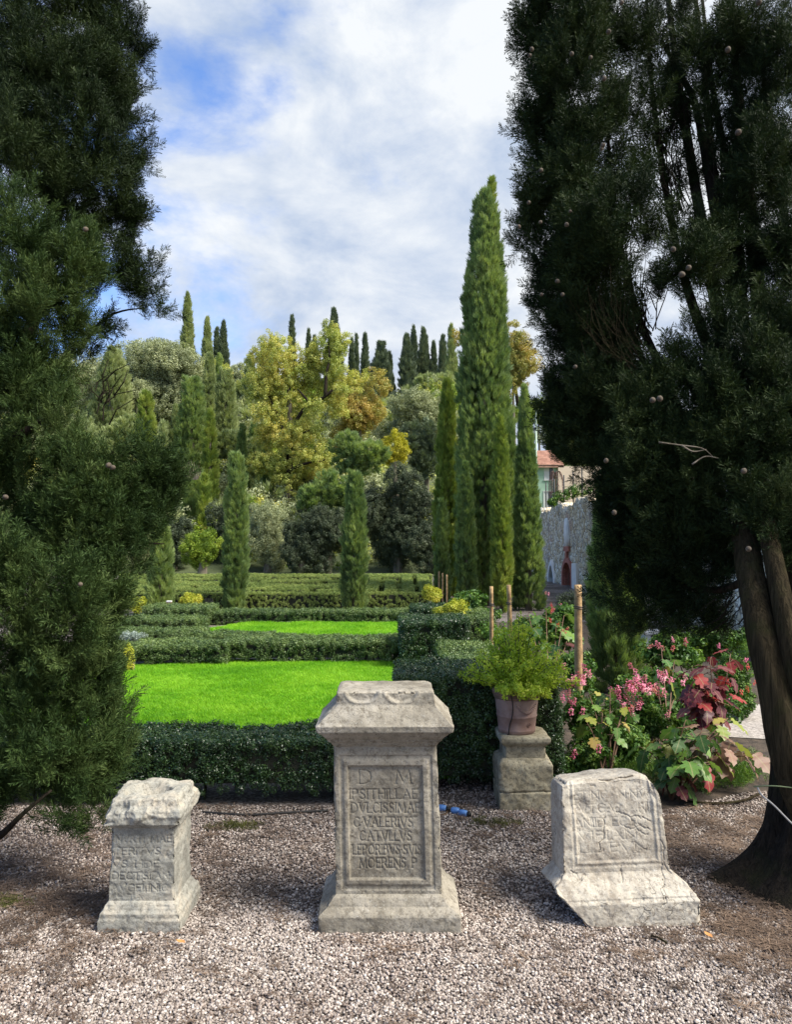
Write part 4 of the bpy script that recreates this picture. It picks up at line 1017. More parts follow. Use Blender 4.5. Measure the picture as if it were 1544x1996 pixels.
# the wood that covers the rest of the slope, one mass
n = 42000
P = np.c_[rng.random(n) * 110 - 62, 37 + rng.random(n) ** .8 * 62]
P = P[(P[:, 0] < P[:, 1] * .16) | (P[:, 1] > 84)]; P = P[(abs(P[:, 0]) < P[:, 1] * .62)]
n = len(P); P3 = np.c_[P, np.zeros(n)]
hgt = 1.6 + 1.7 * fbm(P3, .16, 50, 2) + .9 * fbm(P3, .5, 51, 2)
P3[:, 2] = terrain(P[:, 0], P[:, 1]) + np.clip(hgt, .3, 5) * rng.random(n) ** .35
kinds = fbm(P3 * np.array([1, 1, .3]), .22, 53, 2) + rng.normal(size=n) * .12
Sx = [S_oak[0], S_hill[0], S_olive[0], S_olive[1], S_yel[0], S_lime[0]]
var = np.clip(((kinds + .75) / 1.5 * 6).astype(int), 0, 5)
D = rng.normal(size=(n, 3)) * .5 + np.array([0, -.3, 1.0])
tag(scatter('hillside_wood', P3, euler_from_dir(D, rng.random(n) * 6.28), .75 * (.6 + .7 * rng.random(n)), var, Sx), 'mixed green wood covering the slope between the single trees', 'wood', kind='stuff')
# dark evergreen shrubs behind the maze
for i, (px, py, rx, ry, Y, lab) in enumerate([
        (770, 1000, 85, 110, 36, 'great dark evergreen mound behind the maze right of the garden cypress'),
        (640, 1050, 75, 70, 35.5, 'dark evergreen shrub behind the maze left of the garden cypress'),
        (835, 1060, 50, 60, 35, 'dark evergreen shrub at the right end behind the maze'),
        (585, 1060, 40, 60, 35.2, 'dusky shrub behind the middle of the maze')]):
    broad_tree('evergreen_shrub', lab, fill_lobes(px, py, rx, ry, 20, .36, 60 + i), Y, S_oak, .26, 'dark evergreens behind the maze', dens=1.7, cat='shrub')
for i, (px, py, rx, ry, Y, S, lab) in enumerate([
        (510, 1045, 60, 75, 36.5, S_olive, 'greyish loose shrub behind the left part of the maze'),
        (392, 1070, 42, 40, 35, S_lime, 'rounded light green shrub at the left edge of the maze'),
        (440, 1030, 40, 70, 38, S_oak, 'dark shrub behind the rounded light green one'),
        (330, 1060, 50, 60, 37, S_oak, 'dark shrub behind the left garden cypress'),
        (230, 1060, 70, 70, 36, S_olive, 'greyish shrub seen through the left foreground tree'),
        (100, 1050, 90, 80, 36, S_oak, 'dark shrub far behind the left foreground tree')]):
    broad_tree('evergreen_shrub', lab, fill_lobes(px, py, rx, ry, 14, .4, 70 + i), Y, S, .28, 'shrubs behind the left part of the maze', dens=1.6, cat='shrub')

# garden cypresses
cypress(460, 884, 50, 18.6, 'slender garden cypress standing before the maze at the left, in the open', S_mid, 'slender cypresses before the maze', p=.30, size=.11, dens=1.2, base_w=.7, zb=.05)
cypress(692, 924, 52, 18.4, 'slender blunt garden cypress standing before the middle of the maze', S_mid, 'slender cypresses before the maze', p=.28, size=.11, dens=1.2, base_w=.85, zb=.05)
cypress(314, 1030, 52, 17.6, 'short garden cypress half behind the dark branches at the left', S_mid, 'slender cypresses before the maze', p=.35, size=.11, dens=1.2, base_w=.8, zb=.05)
# tall group at the right
TG = 'tall cypresses at the right of the lawns'
cypress(945, 372, 128, 20.0, 'tallest full cypress rising alone into the sky right of the lawns', S_mid, TG, p=.55, size=.135, dens=1.3, base_w=.85, lean=.006)
cypress(962, 348, 44, 20.6, 'narrow tip coloured as sunlit, rising beside the top of the tallest cypress', S_cgold, TG, p=.4, size=.13, dens=.9, base_w=.6)  # gold leaf colour holds the sun on the upper right of the tallest cypress
cypress(872, 742, 56, 21.5, 'yellow green cypress directly left of the tallest one', S_cgold, TG, p=.6, size=.13, dens=1.2, base_w=.8)
cypress(862, 975, 30, 19.5, 'short bright cypress at the left foot of the tall group', S_mid, TG, p=.6, size=.12, dens=1.1, base_w=.8)
cypress(908, 905, 42, 18.8, 'short cypress shoot against the foot of the tallest one', S_mid, TG, p=.6, size=.12, dens=1.1, base_w=.8)
cypress(977, 812, 40, 18.2, 'bright smooth spike of a cypress in front of the tallest one', S_cgold, TG, p=.5, size=.11, dens=1.3, base_w=.85)
cypress(1030, 752, 64, 18.8, 'darker ragged cypress at the right of the tall group', S_mid, TG, p=1.0, size=.12, dens=1.2, base_w=1.0, lean=-.012)
cypress(1198, 950, 108, 8.6, 'dark young cypress under the hanging branches right of the wooden stake', S_mid, None, p=.3, size=.085, dens=1.0, base_w=.85, zb=.06)

# yellow bushes
S_ybush = [src('leaf_clump', *clump_leaves(40, .26, .45, s, up=.8), leaf_mat('yellow_bush_leaf', greens((0.20, 0.25, 0.02), (0.42, 0.44, 0.04), (0.62, 0.55, 0.08)), .3, .5, 6.0)) for s in (3,)]
for px, py, rx, ry, Y, lab in [(374, 1172, 20, 16, 16.6, 'small golden bush beside the short garden cypress'), (270, 1178, 14, 14, 15.6, 'golden bush tip at the edge of the dark left tree'),
                               (843, 1158, 22, 15, 16.8, 'yellow bush at the right corner of the maze'), (884, 1190, 36, 22, 13.3, 'loose yellow and coral bush behind the hedge block'), (248, 1285, 10, 26, 9.6, 'thin yellow green bush at the left end of the lawn hedge')]:
    broad_tree('yellow_bush', lab, fill_lobes(px, py, rx, ry, 9, .45, int(px)), Y, S_ybush, .13 if Y > 10 else .08, 'yellow bushes among the hedges', dens=1.3, cat='bush', trunk_r=.02, up=1.0)
broad_tree('grey_leaved_bush', 'low pale grey leaved bush behind the left end of the lawn hedge', fill_lobes(262, 1246, 30, 12, 6, .5, 3), 11.2, S_grey, .1, None, 'bush', dens=1.2, trunk_r=.01)

# small posts and stakes
M_wood = plain_mat('stake_wood', (0.27, 0.165, 0.075), 0.8, 0.4, 16, 0.005, (0.52, 0.34, 0.16))
M_rust = plain_mat('rusty_steel', (0.22, 0.075, 0.04), 0.8, 0.3, 20, 0.002)
M_white = plain_mat('white_paint', (0.7, 0.7, 0.68), 0.5, 0.05, 5, 0)
M_tie = plain_mat('dark_tie', (0.04, 0.03, 0.035), 0.7, 0.2, 9, 0)
def stake(px, top, Y, w, label, lean=0.0, ties=True, group=None):
    a = at(px, top, Y); r = w / 2 * m_per_px(Y); root = empty('wooden_stake', (a.x, Y, 0), label, 'stake', group)
    k = 14
    pts = [(a.x + lean * (1 - j / (k - 1)) , Y, -.15 + (a.z + .15) * j / (k - 1)) for j in range(k)]
    MB().tube(pts, [r * (1.06 if j % 4 == 0 else 1) * (1.04 - .06 * j / k) for j in range(k)], 12, .03).build('post', M_wood, root, True)
    if ties:
        for dz in (.17, .185):
            z = a.z - dz * (Y / 6.2) ** .5; m = MB()
            m.tube([(a.x + (r + .003) * math.cos(t), Y + (r + .003) * math.sin(t), z + .003 * math.sin(t * 2)) for t in np.linspace(0, 6.283, 14)], .0035 * (Y / 6.2), 5)
            m.build('tie', M_tie, root, True)
    return root
stake(1127, 1140, 6.2, 15, 'thick weathered wooden stake in front of the young dark cypress')
stake(958, 1143, 9.6, 7.5, 'thin wooden stake left of the two behind the potted shrub', group='stakes behind the potted shrub')
stake(992, 1140, 9.2, 8.5, 'slightly leaning wooden stake right of the two behind the potted shrub', lean=.03, group='stakes behind the potted shrub')
for i, (px, lab) in enumerate([(856, 'left one of three far thin stakes by the maze corner'), (863, 'middle one of three far thin stakes by the maze corner'), (871, 'right one of three far thin stakes by the maze corner')]):
    stake(px, 1114 + i * 3, 19.2 - i * .3, 3.4, lab, ties=False, group='far stakes by the maze corner')
p = gnd(329, 1203); c = empty('bollard', (p.x, p.y, 0), 'short rusty bollard with a pale cap beside the short garden cypress', 'bollard')
MB().box(p.x - .045, p.x + .045, p.y - .045, p.y + .045, 0, .33).build('post', M_rust, c); MB().box(p.x - .05, p.x + .05, p.y - .05, p.y + .05, .331, .36).build('cap', M_white, c)
p = at(386, 1235, 12.9)
o = MB().lathe([(.02, -.09), (.05, -.07), (.045, -.03), (.018, 0), (.016, .05)], (p.x, p.y, p.z), 14, True, True).build('sprinkler_box', M_blue, None, True); tag(o, 'small blue sprinkler cap showing above the left low hedge', 'sprinkler')
p = at(405, 1170, 18.2); gt = empty('garden_gate', (p.x, p.y, 0), 'small dark slatted gate between maze and golden bush', 'gate')
for i in range(4): MB().box(p.x - .07 + i * .05, p.x - .045 + i * .05, p.y, p.y + .03, 0, .33).build('slat', M_black, gt)
MB().box(p.x - .08, p.x + .12, p.y + .031, p.y + .05, .24, .27).build('rail', M_black, gt)

# ------------------------------------------------------------------ old stone wall, house, pole
M_wall, t_, bs_, o_ = new_mat('rubble_wall')
pos_ = N(t_, 'ShaderNodeNewGeometry').outputs['Position']
va = N(t_, 'ShaderNodeTexVoronoi'); va.inputs['Scale'].default_value = 7.5; t_.links.new(pos_, va.inputs['Vector'])
vb = N(t_, 'ShaderNodeTexVoronoi', feature='DISTANCE_TO_EDGE'); vb.inputs['Scale'].default_value = 7.5; t_.links.new(pos_, vb.inputs['Vector'])
sx = N(t_, 'ShaderNodeSeparateColor'); t_.links.new(va.outputs['Color'], sx.inputs[0])
c_ = ramp(t_, sx.outputs[0], [(0.1, (0.50, 0.38, 0.22)), (0.5, (0.74, 0.63, 0.43)), (0.9, (0.85, 0.79, 0.64))])
c_ = mixc(t_, c_, (0.13, 0.11, 0.09), ramp(t_, vb.outputs['Distance'], [(0.0, (1, 1, 1)), (0.10, (0, 0, 0))]))
c_ = mixc(t_, c_, (0.50, 0.30, 0.24), ramp(t_, noise(t_, pos_, .7, 4, .6), [(0.58, (0, 0, 0)), (0.68, (.6,) * 3)]))
c_ = mixc(t_, c_, (0.14, 0.13, 0.11), ramp(t_, noise(t_, pos_, 1.4, 5, .65), [(0.56, (0, 0, 0)), (0.72, (.75,) * 3)]))
t_.links.new(c_, bs_.inputs['Base Color']); bs_.inputs['Roughness'].default_value = .95
bump(t_, bs_, mathn(t_, 'ADD', vb.outputs['Distance'], mathn(t_, 'MULTIPLY', noise(t_, pos_, 30, 4, .6), .3)), .9, .09)
M_brick = plain_mat('old_brick', (0.36, 0.13, 0.09), .9, .35, 10, .01)
M_plaster = plain_mat('pale_plaster', (0.72, 0.69, 0.63), .9, .12, 4, .004)
M_dark = plain_mat('dark_opening', (0.06, 0.055, 0.05), .9, .3, 3, .01)
M_bluish = plain_mat('blue_grey_door', (0.10, 0.17, 0.17), .7, .3, 3, .004)
WX = 5.5
wall = empty('stone_wall', (WX, 24, 0), 'old rubble garden wall with arched niches beyond the tall cypresses', 'wall')
# the wall face is a grid with the two niches and the little recess left open, each closed by a lining set back
holes = [(24.3, 25.5, 1.02, 'round'), (27.0, 27.9, .84, 'point'), ]
ny, nz = 300, 44; yy = np.linspace(10, 36, ny); V, Fc = [], []
def top_z(y): return 2.86 + .10 * math.sin(y * 1.7) + .05 * math.sin(y * 5.1) + .04 * math.sin(y * 11)
def in_hole(y, z):
    for (a, b, h, k) in holes:
        if a < y < b:
            u = abs((y - (a + b) / 2) / ((b - a) / 2)); top = h - .45 + (.45 * math.sqrt(1 - u * u) if k == 'round' else .5 * (1 - u ** 1.6))
            if z < top: return True
    return False
for i in range(ny):
    for j in range(nz + 1):
        z = -.1 + (top_z(yy[i]) + .1) * j / nz
        V.append((WX, yy[i], z))
V = np.array(V); V[:, 0] += fbm(V, 1.2, 2, 2) * .04 + fbm(V, 5.5, 3, 2) * .02
for i in range(ny - 1):
    for j in range(nz):
        a = i * (nz + 1) + j
        if not in_hole((yy[i] + yy[i + 1]) / 2, V[a][2] + .03): Fc.append((a + 1, a, a + nz + 1, a + nz + 2))
k = len(V); V = list(map(tuple, V))
for i in range(ny): V += [(WX + .55, yy[i], top_z(yy[i]) + .02), (WX + .55, yy[i], -.1)]
for i in range(ny - 1):
    a = i * (nz + 1) + nz; b = a + nz + 1; Fc += [(a, b, k + 2 * i + 2, k + 2 * i), (k + 2 * i, k + 2 * i + 2, k + 2 * i + 3, k + 2 * i + 1)]
link_mesh('masonry', mesh_np('masonry', V, Fc, True), M_wall, wall)
for (a, b, h, kd) in holes:
    mat = M_brick if kd == 'round' else M_bluish
    MB().box(WX + .30, WX + .34, a - .1, b + .1, -.1, h + .1).build('niche_back', mat, wall)
    m = MB(); n = 22; cy = (a + b) / 2; hw = (b - a) / 2
    def rimp(u, e):
        if u < .3: return (cy - hw - e, h - .45 - (0.3 - u) / .3 * (h - .45))
        if u > .7: return (cy + hw + e, h - .45 - (u - .7) / .3 * (h - .45))
        th = math.pi * (1 - (u - .3) / .4)
        if kd == 'round': return (cy + (hw + e) * math.cos(th), h - .45 + (.45 + e) * math.sin(th))
        uu = abs(math.cos(th)); return (cy + (hw + e) * math.cos(th), h - .45 + (.5 + e) * (1 - uu ** 1.6))
    V2, F2 = [], []
    for i in range(n + 1):
        for (e, x) in ((-.01, WX + .32), (-.01, WX - .07), (.15, WX - .07), (.15, WX + .05)):
            q = rimp(i / n, e); V2.append((x, q[0], q[1]))
        if i: c0 = 4 * i; F2 += [(c0 - 4 + j, c0 - 3 + j, c0 + 1 + j, c0 + j) for j in range(3)]
    m.add(V2, F2).build('niche_surround', M_brick if kd == 'round' else M_plaster, wall)
# oval plaque and little recess above the big niche
m = MB(); cz, cy = 1.98, 24.9
V2 = [(WX - .09, cy, cz)] + [(WX - .085, cy + .26 * math.cos(t), cz + .44 * math.sin(t)) for t in np.linspace(0, 6.283, 25)[:-1]] + [(WX + .02, cy + .28 * math.cos(t), cz + .46 * math.sin(t)) for t in np.linspace(0, 6.283, 25)[:-1]]
F2 = [(0, 1 + i, 1 + (i + 1) % 24) for i in range(24)] + [(1 + i, 25 + i, 25 + (i + 1) % 24, 1 + (i + 1) % 24) for i in range(24)]
m.add(V2, F2).build('oval_plaque', M_plaster, wall, True)
MB().box(WX - .08, WX + .02, cy - .34, cy + .34, 1.36, 1.52).box(WX - .09, WX + .02, cy - .1, cy + .1, 1.14, 1.36).build('brick_patch', M_brick, wall)
MB().box(WX - .08, WX + .02, 23.5, 24.12, .02, 1.0).build('plaster_strip', M_plaster, wall)
# plants and thin posts along the wall top
broad_tree('wall_top_plants', 'green plants growing over the top of the old wall', [(1078, 978, 9, 7), (1096, 968, 14, 10), (1114, 960, 16, 11), (1132, 955, 20, 12)], 24.5, S_bush, .16, None, 'plants', dens=.9, trunk_r=.01)
M_iron = plain_mat('iron', (0.03, 0.03, 0.03), .6, .2, 9, 0)
for i, y in enumerate([29.8, 28.2, 26.6, 25.2, 24.0]):
    o = MB().tube([(WX + .25, y, 2.7), (WX + .25, y, 3.95)], .022, 6).build('fence_post', M_iron, None, True)
    tag(o, f'thin iron post on the old wall, {["farthest", "second farthest", "middle", "second nearest", "nearest"][i]} of the five', 'fence post', 'thin iron posts along the top of the old wall')
# green house
M_green = plain_mat('green_render', (0.38, 0.56, 0.42), .9, .05, 3, 0)
M_cream = plain_mat('cream_render', (0.68, 0.55, 0.42), .9, .05, 3, 0)
M_tile = plain_mat('roof_tile', (0.42, 0.20, 0.13), .85, .3, 2.0, 0, (0.62, 0.38, 0.28))
M_glass = plain_mat('window_glass', (0.05, 0.06, 0.07), .15, .2, 3, 0)
hy = 68.0; hx0 = at(1000, 1000, hy).x; hx1 = at(1087, 1000, hy).x; ez = at(1000, 911, hy).z; rz = at(1000, 880, hy + 4).z; hb = -.1
hs = empty('green_house', ((hx0 + hx1) / 2, hy + 4, 0), 'mint green rendered house with a pink tiled roof above the old wall', 'house')
wx0, wx1, wz0, wz1 = at(1055, 0, hy).x, at(1071, 0, hy).x, at(1055, 935, hy).z, at(1055, 912, hy).z
w2 = (at(1052, 0, hy).x, at(1070, 0, hy).x, at(1055, 1012, hy).z, at(1055, 958, hy).z)
MB().box(hx0, wx0 - .05, hy, hy + 8, hb, ez).box(wx0 - .05, wx1 + .05, hy, hy + 8, hb, w2[2]).box(wx0 - .05, wx1 + .05, hy, hy + 8, w2[3], wz0).box(wx0 - .05, wx1 + .05, hy, hy + 8, wz1, ez).box(wx1 + .05, hx1, hy, hy + 8, hb, ez).build('wall', M_green, hs)
MB().box(wx0 - .04, wx1 + .04, hy + .2, hy + .25, w2[2], wz1).build('window_hole_shade', M_dark, hs)  # dark sheet closing the window holes, coloured as the unlit room
MB().box(hx1 + .002, hx1 + 9, hy - .5, hy + 8, hb, ez + .05).build('side_wall', M_cream, hs)
def window(x0, x1, z0, z1, y, par):
    w = MB(); f = .06
    w.box(x0 - f, x0, y - .06, y + .1, z0, z1); w.box(x1, x1 + f, y - .06, y + .1, z0, z1); w.box(x0 - f, x1 + f, y - .061, y + .1, z1, z1 + f)
    fr = w.build('window', M_white, par)
    MB().box(x0 - f - .05, x1 + f + .05, y - .12, y + .1, z0 - .08, z0 - .002).build('sill', M_white, fr)
    xm = (x0 + x1) / 2
    MB().box(x0 + .002, xm - .03, y + .05, y + .06, z0, z1).build('pane', M_glass, fr); MB().box(xm + .03, x1 - .002, y + .05, y + .06, z0, z1).build('pane', M_glass, fr)
    MB().box(xm - .03, xm + .03, y + .02, y + .07, z0, z1).build('mullion', M_white, fr)
    MB().box(x0 + .002, xm - .031, y + .03, y + .048, z0, z1).build('curtain', M_white, fr)
window(wx0, wx1, wz0, wz1, hy, hs); window(w2[0] + .05, w2[1] - .05, w2[2], w2[3], hy, hs)
rf = MB().box(hx0 - .3, hx1 + .4, hy - .45, hy - .3, ez - .02, ez + .12).build('roof', M_white, hs)
tv = [(hx0 - .3, hy - .5, ez + .1), (hx1 + .5, hy - .5, ez + .1), (hx1 - .8, hy + 4, rz), (hx0 - .3, hy + 4, rz)]
MB().add(tv + [(a, b, c - .15) for a, b, c in tv], [(0, 1, 2, 3), (7, 6, 5, 4), (0, 4, 5, 1), (1, 5, 6, 2)]).build('roof_base', M_tile, rf)
rt = MB(); nrow = 34
for i in range(nrow):
    u = (i + .5) / nrow; x = hx0 - .3 + u * (hx1 - hx0 + .8)
    for j in range(14):
        if u > .93 and j > 14 * (1 - u) / .07 * 1.0 + 1: continue
        a, b = j / 14, (j + 1.15) / 14
        y0_, y1_, z0_, z1_ = hy - .55 + a * 4.5, hy - .55 + b * 4.5, ez + .14 + a * (rz - ez - .1), ez + .12 + b * (rz - ez - .1)
        w = .11
        rt.add([(x - w, y0_, z0_), (x, y0_, z0_ + .1), (x + w, y0_, z0_), (x - w, y1_, z1_), (x, y1_, z1_ + .07), (x + w, y1_, z1_)], [(0, 1, 4, 3), (1, 2, 5, 4), (0, 2, 1)])
o = rt.build('roof_tiles', M_tile, rf); o['kind'] = 'stuff'
# lamp pole behind the wall
M_pole = plain_mat('pole_green', (0.28, 0.36, 0.28), .5, .1, 5, 0, metallic=.3)
pa = at(1045, 806, 44); lp = empty('lamp_pole', (pa.x, 44, 0), 'thin pale green lamp pole in front of the mint green house', 'lamp post')
MB().tube([(pa.x, 44, 0), (pa.x, 44, 5), (pa.x, 44, pa.z)], [.075, .06, .04], 8).build('pole', M_pole, lp, True)
MB().tube(smooth_path([(pa.x, 44, pa.z - .05), (pa.x + .04, 44, pa.z + .14), (pa.x + .2, 44, pa.z + .22)], 8), .035, 6).build('arm', M_pole, lp, True)
MB().lathe([(.02, -.06), (.12, -.05), (.10, 0), (.03, .05)], (pa.x + .32, 44, pa.z + .22), 12, True, True).build('lamp_head', M_pole, lp, True)
# withered palm
wp = at(1082, 925, 30); pl = empty('withered_palm', (wp.x, 30, 0), 'small palm with brown withered fronds hanging before the mint green house', 'palm')
MB().tube([(wp.x - .05, 30, 0), (wp.x, 30, 2), (wp.x, 30, wp.z)], [.09, .07, .05], 8).build('trunk', M_bark_b, pl, True)
M_wither = plain_mat('withered_leaf', (0.11, 0.065, 0.05), .9, .4, 5, 0)
for i in range(9):
    a = i * 2.4; d = Vector((math.cos(a), math.sin(a), 0)); L = random.uniform(.22, .4); m = MB()
    pts = smooth_path([wp, wp + d * L * .5 + Vector((0, 0, .12)), wp + d * L * .85 - Vector((0, 0, .25)), wp + d * L * .9 - Vector((0, 0, .7))], 12)
    m.tube(pts, .012, 4)
    for j in range(3, 12):
        p0 = pts[j]; sdv = d.cross(Vector((0, 0, 1)))
        for sg in (-1, 1):
            q = p0 + sdv * sg * .10 + Vector((random.uniform(-.04, .04), random.uniform(-.04, .04), -.26))
            m.add([p0 + Vector((0, 0, .02)), p0 - Vector((0, 0, .02)), q], [(0, 1, 2)])
    m.build('frond', M_wither, pl)

# ------------------------------------------------------------------ foreground trees
def near_crown(root, lobes, sources, s, dens, hang=0.0, name='crown', inner=.35, up=.85):
    P, D, S = [], [], []
    for (px, py, rx, ry, Y, dn) in lobes:
        c = np.array(at(px, py, Y)); k = m_per_px(Y); R3 = np.array([rx * k, (rx + ry) / 2 * k * .7, ry * k])
        area = 4 * math.pi * (R3[0] * R3[2] + R3[0] * R3[1] + R3[1] * R3[2]) / 3
        n = int(area / (s * s) * dens * dn)
        K = max(4, int(7 * rx * ry / 4500)); kd = rand_dirs(K); kc = c + kd * R3 * (.45 + .42 * rng.random((K, 1)))
        kr = min(R3) * (.34 + .20 * rng.random(K)); kz = kr * (1.5 + .7 * rng.random(K)); k_ = rng.integers(0, K, n)
        d = rand_dirs(n); q = 1 - .45 * rng.random(n) ** 1.6; tp = 1 - .5 * np.clip(d[:, 2], 0, 1)
        P.append(kc[k_] + d * np.stack([kr[k_] * tp, kr[k_] * tp, kz[k_]], 1) * q[:, None]); D.append(d * .7 + kd[k_] * .35 + np.array([0, 0, up]))
        n2 = n // 5; d = rand_dirs(n2); P.append(c + d * R3 * (.75 * rng.random((n2, 1)) ** .5)); D.append(d * .7 + np.array([0, 0, up]))
    P, D = np.concatenate(P), np.concatenate(D); n = len(P)
    D = D + rng.normal(size=(n, 3)) * .22
    keep = P[:, 2] > .10; P, D = P[keep], D[keep]; n = len(P)
    sc = s * (.75 + .55 * rng.random(n)); sc = np.stack([sc * 1.1, sc * 1.1, sc * 1.45], 1)
    off = D / np.linalg.norm(D, axis=1)[:, None] * (s * .6)
    return scatter(name, P - off, euler_from_dir(D, rng.random(n) * 6.28), sc, rng.integers(0, len(sources), n), sources, root)
def limb(root, pts, r0, r1, mat, name='limb', n=14, seg=9, wob=.05):
    q = smooth_path([at(*p) for p in pts], n)
    return MB().tube(q, list(np.linspace(r0, r1, n)), seg, wob).build(name, mat, root, True)
def twig_mass(root, specs, mat, name='twigs', r=.004):
    """many thin bare twigs: (px, py, Y, dirx, diry, length px, count)"""
    m = MB()
    for (px, py, Y, dx, dy, L, n) in specs:
        for i in range(n):
            x, y, yy = px + random.gauss(0, 16), py + random.gauss(0, 22), Y + random.uniform(-.15, .15)
            a = math.atan2(dy, dx) + random.gauss(0, .28); l = L * random.uniform(.5, 1.2)
            p0 = at(x, y, yy); p1 = at(x + math.cos(a) * l * .5 + random.gauss(0, 5), y + math.sin(a) * l * .5, yy + random.uniform(-.05, .05)); p2 = at(x + math.cos(a + .2) * l, y + math.sin(a + .2) * l, yy)
            m.tube([p0, p1, p2], [r, r * .8, r * .4], 4)
    o = m.build(name, mat, root); o['kind'] = 'stuff'; return o
random.seed(77)
LT = empty('cypress_tree', (-2.75, 4.5, 0), 'big dark cypress filling the left edge, its branches reaching the gravel', 'cypress', 'large dark cypresses framing the view')
left_lobes = []
for row in [  # far, upper, darker masses
    [(40, 30, 100, 110, 4.9, 1), (150, 30, 90, 100, 5.0, .9), (228, 60, 44, 90, 5.1, .9), (270, 105, 22, 40, 5.1, .7)],
    [(-20, 160, 90, 130, 4.8, 1), (90, 150, 95, 110, 4.7, 1), (190, 160, 70, 100, 4.9, 1), (240, 200, 34, 90, 5.0, .9)],
    [(160, 290, 85, 110, 4.6, 1), (236, 300, 34, 90, 4.9, .9), (272, 290, 20, 34, 5, .7), (20, 330, 70, 120, 4.4, .8)],
    [(210, 400, 56, 90, 4.8, 1), (110, 430, 70, 80, 4.6, .55), (250, 440, 26, 70, 4.9, .8)],
    [(246, 520, 38, 70, 4.8, .8), (280, 560, 38, 55, 4.8, .75), (300, 605, 24, 30, 4.8, .7), (190, 560, 34, 50, 4.7, .8), (190, 630, 26, 50, 4.7, .7), (160, 690, 30, 46, 4.7, .6)],
    [(60, 230, 90, 100, 4.6, .9), (130, 360, 70, 60, 4.5, .9)]]: left_lobes += row
left_near = []
for row in [
    [(20, 470, 80, 110, 4.1, 1), (110, 540, 75, 90, 4.1, 1), (165, 520, 40, 70, 4.2, 1), (50, 620, 90, 80, 4.0, 1), (125, 630, 50, 60, 4.1, .9), (-20, 720, 90, 110, 4, 1), (40, 740, 60, 70, 4.0, .9), (95, 700, 50, 60, 4.1, .9), (70, 810, 60, 60, 4.0, .9), (10, 860, 60, 60, 3.95, 1), (110, 790, 36, 50, 4.05, .7)],
    [(110, 880, 60, 90, 3.95, .9), (160, 930, 60, 90, 3.9, 1), (225, 960, 50, 90, 4.0, 1), (285, 930, 36, 80, 4.1, .85), (325, 960, 26, 80, 4.15, .8), (300, 1030, 48, 60, 4.1, .9), (240, 1070, 66, 70, 4.0, 1), (160, 1050, 80, 90, 3.9, 1), (60, 1000, 70, 90, 4.0, .7), (-20, 950, 60, 110, 4.0, .9), (326, 905, 12, 36, 4.15, .7), (268, 872, 14, 36, 4.1, .7)],
    [(50, 1200, 85, 110, 3.6, 1), (140, 1190, 80, 90, 3.6, 1), (195, 1170, 46, 80, 3.8, 1), (-30, 1150, 70, 120, 3.6, 1), (180, 1290, 50, 80, 3.75, 1), (218, 1340, 22, 80, 3.85, 1), (130, 1300, 70, 60, 3.6, .8)],
    [(200, 1430, 40, 90, 3.8, 1), (150, 1430, 70, 100, 3.65, 1), (220, 1510, 24, 60, 3.8, .9), (70, 1450, 70, 90, 3.55, .9), (20, 1370, 60, 60, 3.6, .9), (10, 1290, 60, 60, 3.65, .9), (60, 1340, 50, 50, 3.7, .9), (40, 1530, 70, 60, 3.5, .9), (120, 1545, 60, 50, 3.6, 1), (180, 1580, 34, 36, 3.7, .9), (-20, 1560, 60, 60, 3.5, .8)]]: left_near += row
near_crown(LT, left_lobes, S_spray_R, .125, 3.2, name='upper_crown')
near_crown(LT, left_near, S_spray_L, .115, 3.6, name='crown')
MB().tube(smooth_path([(-2.75, 4.5, -.1), (-2.78, 4.5, .8), (-2.8, 4.55, 2), (-2.85, 4.7, 3.6), (-2.9, 4.9, 6.5)], 20), list(np.linspace(.24, .07, 20)), 12, .08).build('trunk', M_bark_d, LT, True)
for pts, r0 in [([(-60, 900, 4.6), (60, 640, 4.7), (110, 420, 4.7), (140, 300, 4.8), (200, 120, 5)], .05), ([(150, 690, 4.8), (195, 628, 4.8), (235, 607, 4.8), (285, 600, 4.8)], .012), ([(-60, 950, 4.2), (0, 870, 4.0), (50, 840, 3.9), (110, 800, 3.95)], .04),
                 ([(80, 480, 4.7), (130, 350, 4.8), (160, 200, 4.9), (170, 60, 5)], .035), ([(-20, 1640, 3.6), (10, 1620, 3.5), (45, 1585, 3.45), (100, 1540, 3.5)], .02), ([(-40, 1100, 4.0), (60, 1080, 3.95), (150, 980, 3.95), (220, 880, 4)], .03),
                 ([(-20, 1420, 3.8), (60, 1400, 3.75), (120, 1370, 3.7), (190, 1340, 3.8)], .022), ([(10, 1100, 4.1), (40, 1000, 4.1), (90, 930, 4.0), (120, 860, 4)], .03), ([(120, 1330, 3.8), (60, 1350, 3.8), (0, 1340, 3.8)], .018), ([(200, 1075, 4.1), (260, 1060, 4.1), (320, 1060, 4.15)], .012)]:
    limb(LT, pts, r0, r0 * .25, M_bark_d)
twig_mass(LT, [(70, 150, 4.9, .5, -1, 90, 26), (110, 340, 4.8, .6, -1, 90, 30), (90, 460, 4.7, .5, -1, 80, 24), (30, 840, 4.1, .6, -1, 100, 20), (120, 1350, 3.9, 1, -.2, 90, 16), (200, 790, 4.2, .3, -1, 60, 14)], M_bark_d)

